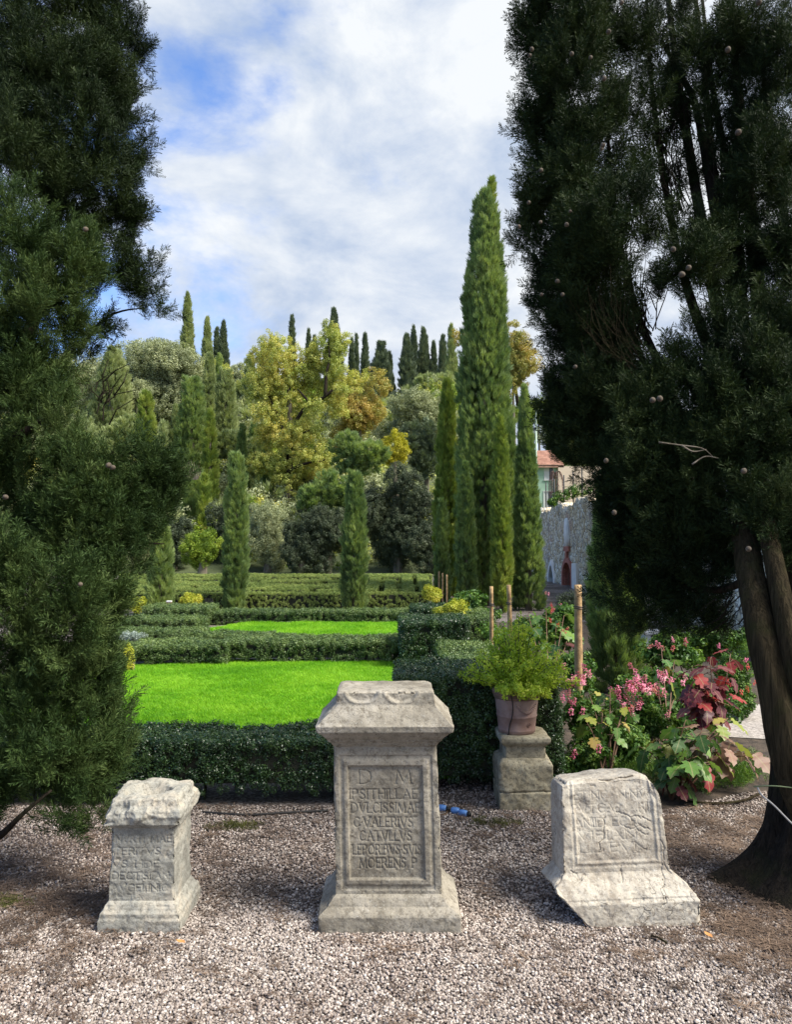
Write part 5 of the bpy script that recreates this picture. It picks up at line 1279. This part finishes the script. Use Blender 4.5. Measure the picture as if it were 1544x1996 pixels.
RT = empty('cypress_tree', (1.95, 3.7, 0), 'huge dark cypress with leaning trunks covering the right side', 'cypress', 'large dark cypresses framing the view')
R1 = []
for y, x in [(-20, 1065), (60, 1058), (140, 1058), (220, 1060), (300, 1066), (380, 1064), (450, 1068), (520, 1080), (590, 1090), (650, 1108), (705, 1124), (755, 1130)]:
    R1 += [(x, y, 68, 62, 4.45, 1), (x + 62, y + 20, 62, 60, 4.25, 1)]
R1 += [(1095, 790, 56, 50, 4.4, .95), (1100, 850, 50, 44, 4.35, .95), (1118, 815, 56, 44, 4.4, .9), (1150, 860, 66, 50, 4.3, 1), (1195, 915, 62, 60, 4.2, 1), (1205, 985, 62, 60, 4.15, 1), (1210, 1050, 66, 60, 4.15, 1), (1235, 1115, 70, 56, 4.15, 1), (1280, 1165, 80, 48, 4.1, .9), (1345, 1190, 70, 44, 4.1, .8), (1390, 1205, 46, 36, 4.1, .7), (1255, 1190, 50, 34, 4.15, .8)]
R1 += [(1200, 40, 60, 80, 4.6, .8), (1190, 250, 60, 80, 4.3, .9), (1210, 400, 80, 80, 4.0, 1), (1240, 330, 50, 60, 4.3, .7), (1170, 480, 70, 80, 4.1, 1), (1160, 590, 60, 70, 4.2, .9), (1190, 760, 80, 70, 4.2, .9), (1250, 800, 90, 80, 4.0, 1), (1240, 900, 90, 80, 3.95, 1), (1310, 950, 100, 90, 3.9, 1), (1300, 1050, 100, 80, 3.95, 1), (1390, 1060, 80, 80, 3.9, .9), (1370, 1140, 70, 50, 4.0, .8)]
R2 = [(1350, 120, 50, 80, 4.4, .9), (1250, 60, 60, 60, 4.4, .9), (1260, 200, 46, 70, 4.4, .8), (1410, 240, 44, 80, 4.35, .9), (1470, 180, 46, 80, 4.3, 1), (1400, 480, 50, 60, 4.2, 1), (1450, 420, 40, 60, 4.2, .9), (1310, 200, 46, 90, 4.5, .75), (1390, 60, 60, 70, 4.5, .8), (1330, 330, 46, 70, 4.5, .6), (1425, 350, 46, 90, 4.45, .8), (1290, 440, 50, 60, 4.3, .8), (1440, 130, 46, 90, 4.5, .8), (1290, 560, 40, 40, 4.3, .5), (1370, 460, 70, 60, 4.2, .75), (1330, 520, 70, 60, 4.0, 1), (1370, 570, 60, 50, 4.1, .8), (1390, 660, 80, 60, 4.0, .9), (1330, 720, 80, 60, 4.0, .9), (1400, 800, 100, 90, 3.85, 1), (1400, 900, 90, 90, 3.8, 1), (1480, 860, 90, 90, 3.7, 1), (1500, 970, 70, 90, 3.6, 1), (1450, 1010, 80, 70, 3.7, 1), (1530, 1060, 60, 60, 3.6, .8), (1400, 740, 70, 60, 4.0, .9),
      (1480, 60, 60, 90, 4.3, .9), (1530, 150, 60, 110, 4.2, 1), (1450, 260, 50, 80, 4.4, .7), (1500, 330, 70, 90, 4.1, 1), (1540, 450, 60, 100, 4.0, 1), (1480, 470, 50, 70, 4.2, .8), (1450, 560, 50, 60, 4.2, .6), (1520, 620, 70, 80, 3.9, 1), (1480, 720, 80, 70, 3.8, 1), (1545, 780, 60, 90, 3.7, 1), (1330, 20, 70, 50, 4.6, .6), (1280, 120, 40, 70, 4.7, .45), (1420, 130, 40, 70, 4.6, .5), (1560, 300, 60, 120, 4.2, 1), (1600, 600, 70, 160, 4.0, .8), (1600, 900, 70, 150, 3.8, .8)]
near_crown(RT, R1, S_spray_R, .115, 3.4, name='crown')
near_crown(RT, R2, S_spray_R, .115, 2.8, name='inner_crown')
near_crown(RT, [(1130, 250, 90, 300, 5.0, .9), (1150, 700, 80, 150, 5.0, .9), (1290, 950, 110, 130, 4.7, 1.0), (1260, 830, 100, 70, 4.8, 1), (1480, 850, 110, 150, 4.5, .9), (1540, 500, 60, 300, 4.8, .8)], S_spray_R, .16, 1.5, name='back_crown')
trk = MB()   # main trunk with flared foot
bx, by = at(1598, 1400, 3.72).x, 3.72
V3, F3 = [], []; NS, NR = 120, 46
for i in range(NR):
    u = i / (NR - 1); z = -.05 + 2.0 * u ** 1.6; fl = math.exp(-max(z, 0) / .16)
    for k in range(NS):
        a = 2 * math.pi * k / NS
        r = .20 + fl * (.13 + .18 * max(0, math.cos(a - math.pi * 1.02)) ** 4 + .10 * max(0, math.cos(a - 4.4)) ** 4) + (.020 + .03 * fl) * math.sin(5 * a + z * 2) + .010 * math.sin(11 * a - z * 3) + .007 * abs(math.sin(14.5 * a + 2.2 * math.sin(z * 5) )) + .005 * abs(math.sin(29 * a - z * 6 + math.sin(z * 11)))
        V3.append((bx + .05 * u + r * math.cos(a), by + r * math.sin(a) * .8, z))
F3 = [(i * NS + k, i * NS + (k + 1) % NS, (i + 1) * NS + (k + 1) % NS, (i + 1) * NS + k) for i in range(NR - 1) for k in range(NS)]
trk.add(V3, F3).build('trunk', M_bark_d, RT, True)
limb(RT, [(1600, 1640, 3.45), (1548, 1500, 3.42), (1515, 1360, 3.45), (1485, 1230, 3.5), (1465, 1120, 3.6), (1440, 960, 3.8)], .085, .055, M_bark_b, 'trunk_stem', 26, 14, .04)
limb(RT, [(1443, 980, 3.79), (1425, 850, 3.9), (1405, 640, 4.15), (1350, 330, 4.6), (1318, 120, 4.9), (1290, -120, 5.1)], .052, .014, M_bark_d, 'limb', 34, 12, .04)
limb(RT, [(1640, 1520, 3.4), (1575, 1380, 3.4), (1540, 1250, 3.42), (1515, 1120, 3.5), (1490, 1000, 3.6)], .055, .04, M_bark_b, 'trunk_stem', 24, 12, .04)
limb(RT, [(1492, 1010, 3.6), (1478, 800, 3.9), (1440, 560, 4.3), (1392, 330, 4.6), (1372, 120, 4.9), (1340, -120, 5.1)], .038, .012, M_bark_d, 'limb', 34, 12, .04)
for pts, r0 in [([(1530, 1100, 3.8), (1500, 800, 4.1), (1470, 480, 4.4), (1440, 180, 4.7), (1420, -50, 4.9)], .06), ([(1440, 600, 4.3), (1400, 440, 4.4), (1360, 220, 4.6), (1330, 150, 4.7), (1290, 80, 4.8)], .035), ([(1390, 215, 4.6), (1340, 195, 4.65), (1315, 160, 4.7), (1300, 60, 4.8)], .018),
                 ([(1390, 700, 4.2), (1340, 560, 4.4), (1300, 380, 4.6), (1270, 150, 4.8), (1260, -20, 4.9)], .03), ([(1330, 820, 4.2), (1290, 720, 4.4), (1240, 600, 4.6), (1200, 420, 4.7), (1180, 200, 4.8)], .03), ([(1410, 900, 4.1), (1330, 850, 4.1), (1280, 780, 4.3), (1250, 690, 4.5), (1200, 560, 4.6)], .028),
                 ([(1450, 620, 4.2), (1430, 400, 4.4), (1385, 140, 4.7), (1370, 0, 4.8)], .03), ([(1460, 1130, 3.7), (1400, 1150, 3.9), (1330, 1140, 4.0), (1260, 1110, 4.1)], .022), ([(1470, 1060, 3.8), (1380, 1030, 4.0), (1290, 970, 4.1)], .024), ([(1540, 560, 4.2), (1520, 330, 4.4), (1480, 100, 4.6)], .03)]:
    limb(RT, pts, r0, r0 * .3, M_bark_d, 'limb', 18)
twig_mass(RT, [(1250, 650, 4.5, -.45, -1, 120, 70), (1220, 560, 4.55, -.3, -1, 120, 50), (1320, 400, 4.5, -.4, -1, 120, 46), (1340, 240, 4.6, -.3, -1, 110, 40), (1290, 300, 4.6, -.25, -1, 100, 40), (1420, 380, 4.5, -.2, -1, 110, 34), (1280, 90, 4.7, -.3, -1, 100, 34), (1380, 560, 4.4, -.3, -1, 110, 30), (1440, 80, 4.7, -.2, -1, 90, 26), (1180, 130, 4.7, -.2, -1, 100, 30), (1230, 440, 4.5, -.2, -1, 100, 40), (1430, 1170, 3.9, -.6, 1, 50, 20)], M_bark_d, r=.0035)
twig_mass(RT, [(1235, 700, 4.1, -.8, -1, 150, 40), (1190, 690, 4.15, -.5, -1, 120, 26)], M_bark_b, 'brown_twigs', .0017)
m = MB(); 
for pts in [[(1285, 862, 3.6), (1330, 868, 3.6), (1370, 874, 3.6), (1390, 890, 3.6)], [(1330, 868, 3.6), (1352, 880, 3.6), (1378, 876, 3.6)], [(1350, 905, 3.6), (1375, 890, 3.6), (1402, 893, 3.6)]]:
    m.tube(smooth_path([at(*p) for p in pts], 10), list(np.linspace(.0045, .002, 10)), 5, .1)
o = m.build('dead_branch', M_bark_f, RT, True)
# cones
M_cone = plain_mat('cypress_cone', (0.055, 0.042, 0.030), .9, .35, 60, .004, (0.13, 0.10, 0.07))
def cone_mesh(seed):
    V, Fc = pebble(seed, 0.95); V = np.array(V); return V
import bmesh
bm = bmesh.new(); bmesh.ops.create_icosphere(bm, subdivisions=2, radius=.5)
V = np.array([v.co[:] for v in bm.verts]); Fc = [tuple(v.index for v in f.verts) for f in bm.faces]; bm.free()
V = V * (1 - .10 * np.abs(np.sin(V[:, :1] * 9) * np.sin(V[:, 1:2] * 9 + 1)) ) * np.array([.9, .9, 1])
cme = mesh_np('cone', V, Fc, True); cme.materials.append(M_cone)
def cone(root, px, py, Y, s):
    o = bpy.data.objects.new('cone', cme); COL.objects.link(o); o.parent = root; o.matrix_parent_inverse = Matrix.Translation(-root.location)
    o.location = at(px, py, Y); o.scale = (s, s, s); o.rotation_euler = (random.random() * 3, random.random() * 3, 0)
for px, py, Y, s in [(1178, 153, 3.75, .030), (1176, 283, 3.75, .027), (1173, 290, 3.8, .024), (1440, 258, 3.75, .036), (1055, 332, 3.95, .027), (1037, 96, 4.0, .027), (1033, 108, 4.0, .024), (1115, 105, 3.85, .026), (1152, 112, 3.85, .024), (1087, 548, 3.95, .027), (1097, 574, 3.95, .025), (1105, 438, 3.9, .028), (1012, 442, 4.1, .026),
                         (1031, 395, 4.0, .024), (1054, 433, 3.95, .022), (1330, 535, 3.5, .032), (1343, 522, 3.52, .03), (1313, 486, 3.55, .03), (1420, 97, 3.9, .034), (1480, 4, 3.85, .036), (1273, 780, 3.45, .031), (1287, 777, 3.45, .031), (1182, 898, 3.7, .027), (1198, 999, 3.65, .028), (1451, 918, 3.1, .028), (1460, 1070, 3.1, .026), (1122, 715, 3.95, .026), (1187, 62, 3.95, .03), (1212, 5, 4, .028), (1056, 574, 4.0, .024), (1112, 412, 3.9, .02)]:
    cone(RT, px, py, Y, s)
for px, py, Y, s in [(166, 447, 3.85, .03), (211, 907, 3.55, .03), (219, 911, 3.55, .028), (156, 1139, 3.35, .024), (10, 969, 3.6, .03)]: cone(LT, px, py, Y, s)
# wire round the trunk
M_wire = plain_mat('grey_cable', (0.28, 0.27, 0.26), .5, .1, 9, 0)
o = MB().tube(smooth_path([at(1478, 1535, 3.42), at(1486, 1550, 3.40), at(1510, 1570, 3.38), at(1550, 1610, 3.36), at(1590, 1640, 3.4)], 20), .0042, 6).build('cable', M_wire, None, True)
tag(o, 'thin grey cable slung round the foot of the right tree', 'cable')
M_green_w = plain_mat('green_wire', (0.16, 0.20, 0.09), .6, .2, 9, 0)
o = MB().tube(smooth_path([at(1470, 1533, 3.45), at(1510, 1532, 3.38), at(1560, 1537, 3.36)], 12), .003, 5).build('wire', M_green_w, None, True)
tag(o, 'thin greenish wire tied across the right tree trunk above the cable', 'wire')

# ------------------------------------------------------------------ potted shrub
ps = empty('potted_shrub', (PX, PY, PZ + .24), 'bushy yellow green shrub growing out of the terracotta pot', 'shrub')
S_pot = [src('leaf_clump', *clump_leaves(11, .40, .45, s, up=1.2), M_pot) for s in (8, 9)]
Pp, Dd = [], []; sm = MB()
for i in range(125):
    a = random.random() * 6.283; e = random.random() ** .75; L = random.uniform(.22, .50) * (1 - .22 * e)
    d = Vector((math.cos(a) * e * 1.0, math.sin(a) * e * 1.0, 1.0 - .45 * e)).normalized()
    p0 = Vector((PX, PY, PZ + .24)) + Vector((math.cos(a), math.sin(a), 0)) * .06 * e
    pts = [p0 + d * L * t + Vector((0, 0, -.10 * e * t * t)) for t in np.linspace(0, 1, 7)]
    sm.tube(pts, [.003] * 6 + [.001], 4)
    for t in range(24):
        u = .25 + .75 * t / 24; q = p0 + d * L * u + Vector((0, 0, -.10 * e * u * u)); Pp.append(np.array(q) + rng.normal(size=3) * .012); Dd.append(np.array(d) + rng.normal(size=3) * .5)
n = len(Pp); scatter('leaves', np.array(Pp), euler_from_dir(np.array(Dd), rng.random(n) * 6.28), .040 * (.6 + .8 * rng.random(n)), rng.integers(0, 2, n), S_pot, ps)
o = sm.build('stems', plain_mat('green_stem', (0.09, 0.11, 0.03), .7, .2, 9, 0), ps); o['kind'] = 'stuff'

# ------------------------------------------------------------------ planting bed: oak-leaved bushes with big lobed leaves, pink flowers, ferns
def big_leaf_mat(name, cols):
    m, t, bs, out = new_mat(name); oi = N(t, 'ShaderNodeObjectInfo'); tcx = N(t, 'ShaderNodeTexCoord')
    c = ramp(t, mathn(t, 'ADD', mathn(t, 'MULTIPLY', oi.outputs['Random'], .75), mathn(t, 'MULTIPLY', noise(t, tcx.outputs['Object'], 3.5, 4, .6), .35)), [(0.08 + .84 * i / (len(cols) - 1), cc) for i, cc in enumerate(cols)])
    sp_ = N(t, 'ShaderNodeSeparateXYZ'); t.links.new(tcx.outputs['Object'], sp_.inputs[0])
    ax = mathn(t, 'ABSOLUTE', sp_.outputs['X'])
    c = mixc(t, c, (.34, .30, .14), ramp(t, ax, [(.008, (.6,) * 3), (.03, (0, 0, 0))]))                       # midrib
    sv_ = mathn(t, 'FRACT', mathn(t, 'MULTIPLY', mathn(t, 'SUBTRACT', sp_.outputs['Y'], mathn(t, 'MULTIPLY', ax, .9)), 7.0))
    c = mixc(t, c, (.34, .32, .16), ramp(t, sv_, [(0, (.45,) * 3), (.10, (0, 0, 0))]))                         # side veins
    c = mixc(t, c, (.10, .06, .03), ramp(t, noise(t, tcx.outputs['Object'], 9, 3, .6), [(.62, (0, 0, 0)), (.72, (.8,) * 3)]))   # blemishes
    t.links.new(c, bs.inputs['Base Color']); bs.inputs['Roughness'].default_value = .5
    tr = N(t, 'ShaderNodeBsdfTranslucent'); mx = N(t, 'ShaderNodeMixShader'); mx.inputs[0].default_value = .3; t.links.new(c, tr.inputs['Color'])
    t.links.new(bs.outputs[0], mx.inputs[1]); t.links.new(tr.outputs[0], mx.inputs[2]); t.links.new(mx.outputs[0], out.inputs[0]); return m
M_lg = big_leaf_mat('lobed_leaf_green', [(0.03, 0.085, 0.02), (0.07, 0.17, 0.03), (0.17, 0.30, 0.04)])
M_ly = big_leaf_mat('lobed_leaf_yellowing', [(0.10, 0.18, 0.03), (0.30, 0.34, 0.05), (0.42, 0.26, 0.08)])
M_lr = big_leaf_mat('lobed_leaf_red', [(0.07, 0.015, 0.025), (0.16, 0.020, 0.030), (0.36, 0.035, 0.035)])
M_lb = big_leaf_mat('lobed_leaf_bronze', [(0.10, 0.09, 0.05), (0.22, 0.12, 0.08), (0.30, 0.17, 0.12)])
def lobed_leaf():
    """oak-like leaf with five pointed lobes, unit length along +Y, drooping, folded along the midrib"""
    half = [(0, 0), (.12, .04), (.30, .06), (.30, .20), (.22, .28), (.40, .44), (.34, .58), (.21, .62), (.26, .78), (.12, .90), (0, 1)]
    mid = [0, .05, .10, .18, .30, .42, .52, .60, .76, .86, 1]
    V = [(0, y, -.30 * y * y) for y in mid]; F = []
    for sg in (-1, 1):
        b = len(V); V += [(sg * x, y, -.30 * y * y + abs(x) * .30 - (x * x) * .9 + (.03 if i % 2 else -.02)) for i, (x, y) in enumerate(half)]
        for i in range(10):
            f = (i, i + 1, b + i + 1, b + i)
            F.append(f if sg < 0 else f[::-1])
    return V, F
LV, LF = lobed_leaf()
leaf_me = {}
for nm, mt in (('g', M_lg), ('y', M_ly), ('r', M_lr), ('b', M_lb)):
    me = mesh_np('leaf', LV, LF, True); me.materials.append(mt); leaf_me[nm] = me
M_stem = plain_mat('reddish_stem', (0.13, 0.07, 0.04), .8, .2, 9, 0)
def big_leaf_bush(name, label, base_px, base_py, stems, leafspec, size, group=None, n_per=7):
    """stems: tips (px, py, dY); leafspec: string of material keys chosen at random per stem"""
    b = gnd(base_px, base_py); root = empty(name, b, label, 'bush', group); st = MB()
    for si, (px, py, dY, key) in enumerate(stems):
        tip = at(px, py, b.y + dY); b0 = b + Vector((random.uniform(-.06, .06), random.uniform(-.06, .06), 0))
        mid = (b0 + tip) / 2 + Vector((0, 0, .08))
        pts = smooth_path([b0, mid, tip], 12); st.tube(pts, list(np.linspace(.007, .003, 12)), 5)
        for j in range(n_per):
            u = 1 - .52 * (j / n_per) ** 1.2; q = pts[min(11, int(u * 11))]
            a = j * 2.4 + si; dirv = Vector((math.cos(a), math.sin(a), random.uniform(.0, .5))).normalized()
            o = bpy.data.objects.new('leaf', leaf_me[random.choice(key)]); COL.objects.link(o); o.parent = root; o.matrix_parent_inverse = Matrix.Translation(-root.location)
            s = size * random.uniform(.65, 1.15); o.location = q + dirv * .05 * (size / .15); o.scale = (s, s, s)
            o.rotation_euler = (random.uniform(-1.0, .1), random.uniform(-.35, .35), math.atan2(dirv.y, dirv.x) - math.pi / 2)
            st.tube([q, o.location], [.002, .002], 4)
    o = st.build('stems', M_stem, root, True); o['kind'] = 'stuff'
    return root
big_leaf_bush('oak_leaved_bush', 'low bush with big lobed green and bronze leaves behind the pale leaning stone', 1318, 1556,
              [(1290, 1440, .1, 'ggy'), (1335, 1410, -.05, 'gg'), (1370, 1425, -.1, 'ggb'), (1400, 1430, 0, 'gb'), (1430, 1450, .05, 'by'), (1460, 1470, .1, 'bb'), (1345, 1480, -.2, 'gg'), (1300, 1490, 0, 'gy'), (1385, 1490, -.15, 'gr'), (1260, 1460, .2, 'gg'), (1420, 1400, .3, 'yyg'), (1318, 1530, -.1, 'gr')], None, .145, n_per=8)
big_leaf_bush('oak_leaved_bush', 'bush of drooping crimson lobed leaves left of the leaning trunks', 1385, 1515,
              [(1350, 1300, .2, 'rr'), (1385, 1285, .2, 'rr'), (1425, 1275, .3, 'rr'), (1370, 1325, .1, 'rr'), (1350, 1350, .1, 'rr'), (1395, 1340, .2, 'rr'), (1375, 1370, .1, 'rrb')], None, .135, n_per=9)
big_leaf_bush('oak_leaved_bush', 'upright light green large leaved bush with toothed leaves in the middle of the bed', 1290, 1470,
              [(1290, 1265, 1.2, 'gy'), (1315, 1290, 1.1, 'gg'), (1270, 1300, 1.2, 'gg'), (1330, 1330, 1.0, 'gg'), (1300, 1345, .9, 'gg')], None, .14, n_per=6)
big_leaf_bush('oak_leaved_bush', 'green bush with broad lobed leaves at the hedge end of the bed', 1180, 1530,
              [(1150, 1355, .4, 'gy'), (1190, 1345, .4, 'gg'), (1220, 1370, .3, 'gy'), (1175, 1390, .2, 'gg'), (1240, 1360, .5, 'gg'), (1140, 1400, .2, 'yg'), (1210, 1410, .1, 'gg')], None, .11, n_per=6)
big_leaf_bush('oak_leaved_bush', 'bluish green large leaved bush behind the potted shrub and the thick stake', 1075, 1440,
              [(1030, 1195, 1.7, 'gg'), (1065, 1190, 1.7, 'gg'), (1045, 1225, 1.6, 'gg'), (1085, 1215, 1.6, 'gg'), (1095, 1250, 1.4, 'gr'), (1110, 1235, 1.5, 'gg'), (1075, 1270, 1.3, 'gy'), (1100, 1200, 1.6, 'gg')], None, .16, n_per=6)
# small leaved flowering shrubs
def flower_mesh(seed):
    r = np.random.default_rng(seed); n = 34
    z = r.random(n); a = r.random(n) * 6.28; b = np.c_[np.cos(a) * .10, np.sin(a) * .10, z]
    d = np.c_[np.cos(a), np.sin(a), r.normal(size=n) * .4 - .2]; d /= np.linalg.norm(d, axis=1)[:, None]
    s = np.cross(d, [0, 0, 1.0]) * .10; V, Fc = diamonds(b, b + d * (.16 + .14 * r.random((n, 1))), s, .6)
    return V, Fc
M_pink = leaf_mat('pink_blossom', greens((0.50, 0.10, 0.22), (0.72, 0.24, 0.36), (0.85, 0.50, 0.58)), .3, .5, 8)
M_coral = leaf_mat('coral_blossom', greens((0.55, 0.05, 0.08), (0.72, 0.12, 0.12), (0.8, 0.3, 0.3)), .3, .5, 8)
fl_me = []
for s, mm in ((1, M_pink), (2, M_pink), (3, M_coral)):
    V, Fc = flower_mesh(s); me = mesh_np('blossom', V, Fc); me.materials.append(mm); fl_me.append(me)
def flower_bush(label, lobes, Y, nf, fpts, sources, s, coral=False, dens=.9, group='flowering shrubs of the right bed', fs=.062):
    root = broad_tree('flowering_shrub', label, lobes, Y, sources, s, group, 'shrub', dens=dens, trunk_r=.012, up=.6, inner=.4)
    for (px, py, dY) in fpts:
        for k in range(nf):
            o = bpy.data.objects.new('blossom', fl_me[2] if coral and random.random() < .6 else fl_me[random.randint(0, 1)]); COL.objects.link(o); o.parent = root; o.matrix_parent_inverse = Matrix.Translation(-root.location)
            o.location = at(px + random.gauss(0, 9), py + random.gauss(0, 9), Y + dY); o.scale = (fs,) * 3 if not coral else (fs * .8,) * 3
            o.rotation_euler = (random.gauss(0, .4), random.gauss(0, .4), random.random() * 6)
    return root
flower_bush('pink flowering shrub next to the thick wooden stake', fill_lobes(1150, 1400, 50, 70, 9, .4, 81), 5.9, 3, [(1130, 1330, -.2), (1120, 1350, -.25), (1115, 1370, -.25), (1142, 1320, -.2), (1125, 1340, -.25), (1112, 1380, -.3)], S_bush, .07)
flower_bush('densely pink flowering shrub in the middle of the bed', fill_lobes(1235, 1400, 70, 65, 12, .4, 82), 5.8, 3, [(1265, 1362, -.3), (1205, 1352, -.3), (1280, 1352, -.3), (1220, 1340, -.3), (1232, 1350, -.3), (1225, 1365, -.3), (1250, 1325, -.2), (1262, 1345, -.3), (1215, 1375, -.3), (1245, 1370, -.3), (1290, 1335, -.2), (1300, 1320, -.2), (1240, 1385, -.35)], S_bush, .07)
flower_bush('low leafy ground shrub with yellowish leaves along the bed edge', fill_lobes(1190, 1450, 80, 50, 10, .4, 83), 5.5, 1, [(1127, 1492, -.3)], S_bush, .065, dens=1.1)
flower_bush('shrub with a few pink flowers by the white slab under the hanging branches', fill_lobes(1310, 1280, 70, 50, 10, .4, 84), 8.0, 2, [(1292, 1250, -.3), (1285, 1265, -.3), (1340, 1255, -.2), (1310, 1270, -.3)], S_bush, .1)
flower_bush('small leaved coral flowering shrub between crimson leaves and trunks', fill_lobes(1440, 1330, 50, 80, 12, .4, 85), 7.2, 2, [(1420, 1330, -.3), (1440, 1350, -.3), (1405, 1370, -.35), (1400, 1350, -.3), (1428, 1320, -.3), (1445, 1300, -.3), (1425, 1380, -.3), (1470, 1340, -.3)], S_bush, .06, True)
flower_bush('loose pink tinged shrub behind the thick stake', fill_lobes(1090, 1225, 50, 50, 10, .42, 86), 8.2, 2, [(1075, 1195, -.3), (1095, 1215, -.4), (1100, 1240, -.3), (1070, 1205, -.2)], S_bush, .1, True)
flower_bush('tall leafy shrub under the tall cypresses right of the yellow bushes', fill_lobes(925, 1190, 55, 35, 9, .42, 87), 14.5, 1, [(1068, 1165, -.3)], S_bush, .15)
flower_bush('green shrub between potted shrub and tall cypresses', fill_lobes(1000, 1235, 70, 40, 9, .42, 88), 9.9, 1, [(1100, 1180, -.3)], S_bush, .12)
flower_bush('dark low greenery in front of the old wall', fill_lobes(1110, 1185, 60, 35, 9, .42, 89), 14.0, 1, [(1068, 1160, -.3)], [*S_oak], .16)
flower_bush('greenery at the far side of the bed behind the crimson leaves', fill_lobes(1400, 1255, 90, 40, 12, .42, 90), 9.0, 1, [(1390, 1262, -.3), (1405, 1240, -.3)], S_bush, .1)
flower_bush('leafy filling between the middle of the bed and the trunks', fill_lobes(1360, 1390, 90, 60, 12, .42, 91), 6.6, 1, [(1300, 1390, -.3)], S_bush, .08)
flower_bush('green shrub with pale pink flowers filling the bed behind the densely pink one', fill_lobes(1270, 1350, 90, 45, 14, .42, 92), 6.9, 2, [(1240, 1315, -.3), (1300, 1330, -.3), (1335, 1335, -.3)], S_bush, .08, dens=1.0)
flower_bush('loose greenery between the thick stake and the young dark cypress', fill_lobes(1120, 1310, 50, 40, 10, .42, 93), 7.0, 1, [(1105, 1290, -.3)], S_bush, .08, dens=1.0)
flower_bush('shaded low greenery right behind the pale leaning stone', fill_lobes(1150, 1480, 60, 40, 9, .42, 94), 5.35, 1, [(1170, 1470, -.2)], S_bush, .065, dens=1.0)
# fern-like ground cover
S_fern = [src('fern_frond', *spray(12, 14, 8), M_bush), src('fern_frond', *spray(13, 14, 8), M_bush)]
P = []
for (px, py, n, sp) in [(1400, 1530, 50, 45), (1440, 1520, 30, 30), (1250, 1530, 40, 50), (1180, 1500, 40, 50)]:
    for i in range(n):
        q = gnd(px + random.gauss(0, sp), py + random.gauss(0, 9)); P.append((q.x, q.y, .02))
P = np.array(P); n = len(P); D = rng.normal(size=(n, 3)) * .7 + np.array([0, 0, .5]); D[:, 2] = abs(D[:, 2])
tag(scatter('ground_ferns', P, euler_from_dir(D, rng.random(n) * 6.28), .10 + .09 * rng.random(n), rng.integers(0, 2, n), S_fern), 'ferny green ground cover at the gravel edge of the bed', 'ferns', kind='stuff')
o = MB().tube(smooth_path([gnd(1340, 1562, .02), gnd(1400, 1566, .02), gnd(1450, 1560, .025), gnd(1480, 1548, .04)], 18), .008, 6, .1).build('fallen_stick', M_bark_b, None, True); tag(o, 'curved dark stick lying at the edge of the gravel under the ferns', 'stick')
o = MB().tube(smooth_path([gnd(1270, 1823, .018), gnd(1285, 1828, .02), gnd(1300, 1838, .02)], 8), .004, 6, .1).build('fallen_stick', M_bark_b, None, True); tag(o, 'small brown stick on the gravel in front of the pale stone', 'stick')
for (px, py, rz, lab) in [(1382, 1822, .4, 'orange fallen leaf near the foot of the pale leaning stone'), (352, 1835, 1.2, 'small ochre fallen leaf in front of the small grey altar')]:
    q = gnd(px, py, .028); me = bpy.data.meshes.new('fallen_leaf')
    m = MB().add([(0, -.5, 0), (.22, -.2, .06), (.28, .15, .02), (0, .5, .1), (-.26, .15, .08), (-.2, -.2, .03), (0, 0, -.02)], [(6, 0, 1), (6, 1, 2), (6, 2, 3), (6, 3, 4), (6, 4, 5), (6, 5, 0)])
    o = m.build('fallen_leaf', plain_mat('fallen_leaf_orange', (0.45, 0.20, 0.06), .7, .3, 40, 0), None, True); o.location = q; o.scale = (.045,) * 3; o.rotation_euler[2] = rz; tag(o, lab, 'leaf')
S_moss = [src('moss_tuft', *tuft(34, 0.04, 0.03, s), M_moss) for s in (1, 2)]
for (px, py, n, sp, lab) in [(12, 1762, 90, 22, 'small patch of yellow green moss at the left edge of the gravel'), (455, 1612, 70, 26, 'thin moss on the gravel behind the small grey altar'), (960, 1606, 50, 26, 'thin moss on the gravel at the foot of the stone plinth')]:
    P = np.array([[q.x, q.y, .008] for q in [gnd(px + random.gauss(0, sp), py + random.gauss(0, 5)) for i in range(n)]])
    o = scatter('moss', P, np.c_[rng.normal(size=(n, 2)) * .3, rng.random(n) * 6.28], .30 + .3 * rng.random(n), rng.integers(0, 2, n), S_moss); tag(o, lab, 'moss', kind='stuff')
# white slab behind the bed, pale path stretch
a = gnd(1268, 1262); o = empty('stone_bench', (a.x, a.y, 0), 'pale stone bench top glimpsed beyond the young dark cypress', 'bench')
MB().box(a.x - .12, a.x + .30, a.y, a.y + .35, .20, .245).build('seat', M_white, o); MB().box(a.x - .05, a.x + .03, a.y + .05, a.y + .3, 0, .199).build('leg', M_white, o); MB().box(a.x + .17, a.x + .24, a.y + .05, a.y + .3, 0, .199).build('leg', M_white, o)
M_path = plain_mat('pale_path_gravel', (0.30, 0.265, 0.24), .95, .5, 45, .01, (0.5, 0.45, 0.41))
poly_sheet('path', [(2.7, 6.5), (5.2, 5.9), (5.2, 7.6), (2.7, 7.9)], .012, M_path)
poly_sheet('path', [(-5.6, 10.6), (0.9, 11.0), (0.9, 11.9), (-5.6, 11.7)], .010, M_path)
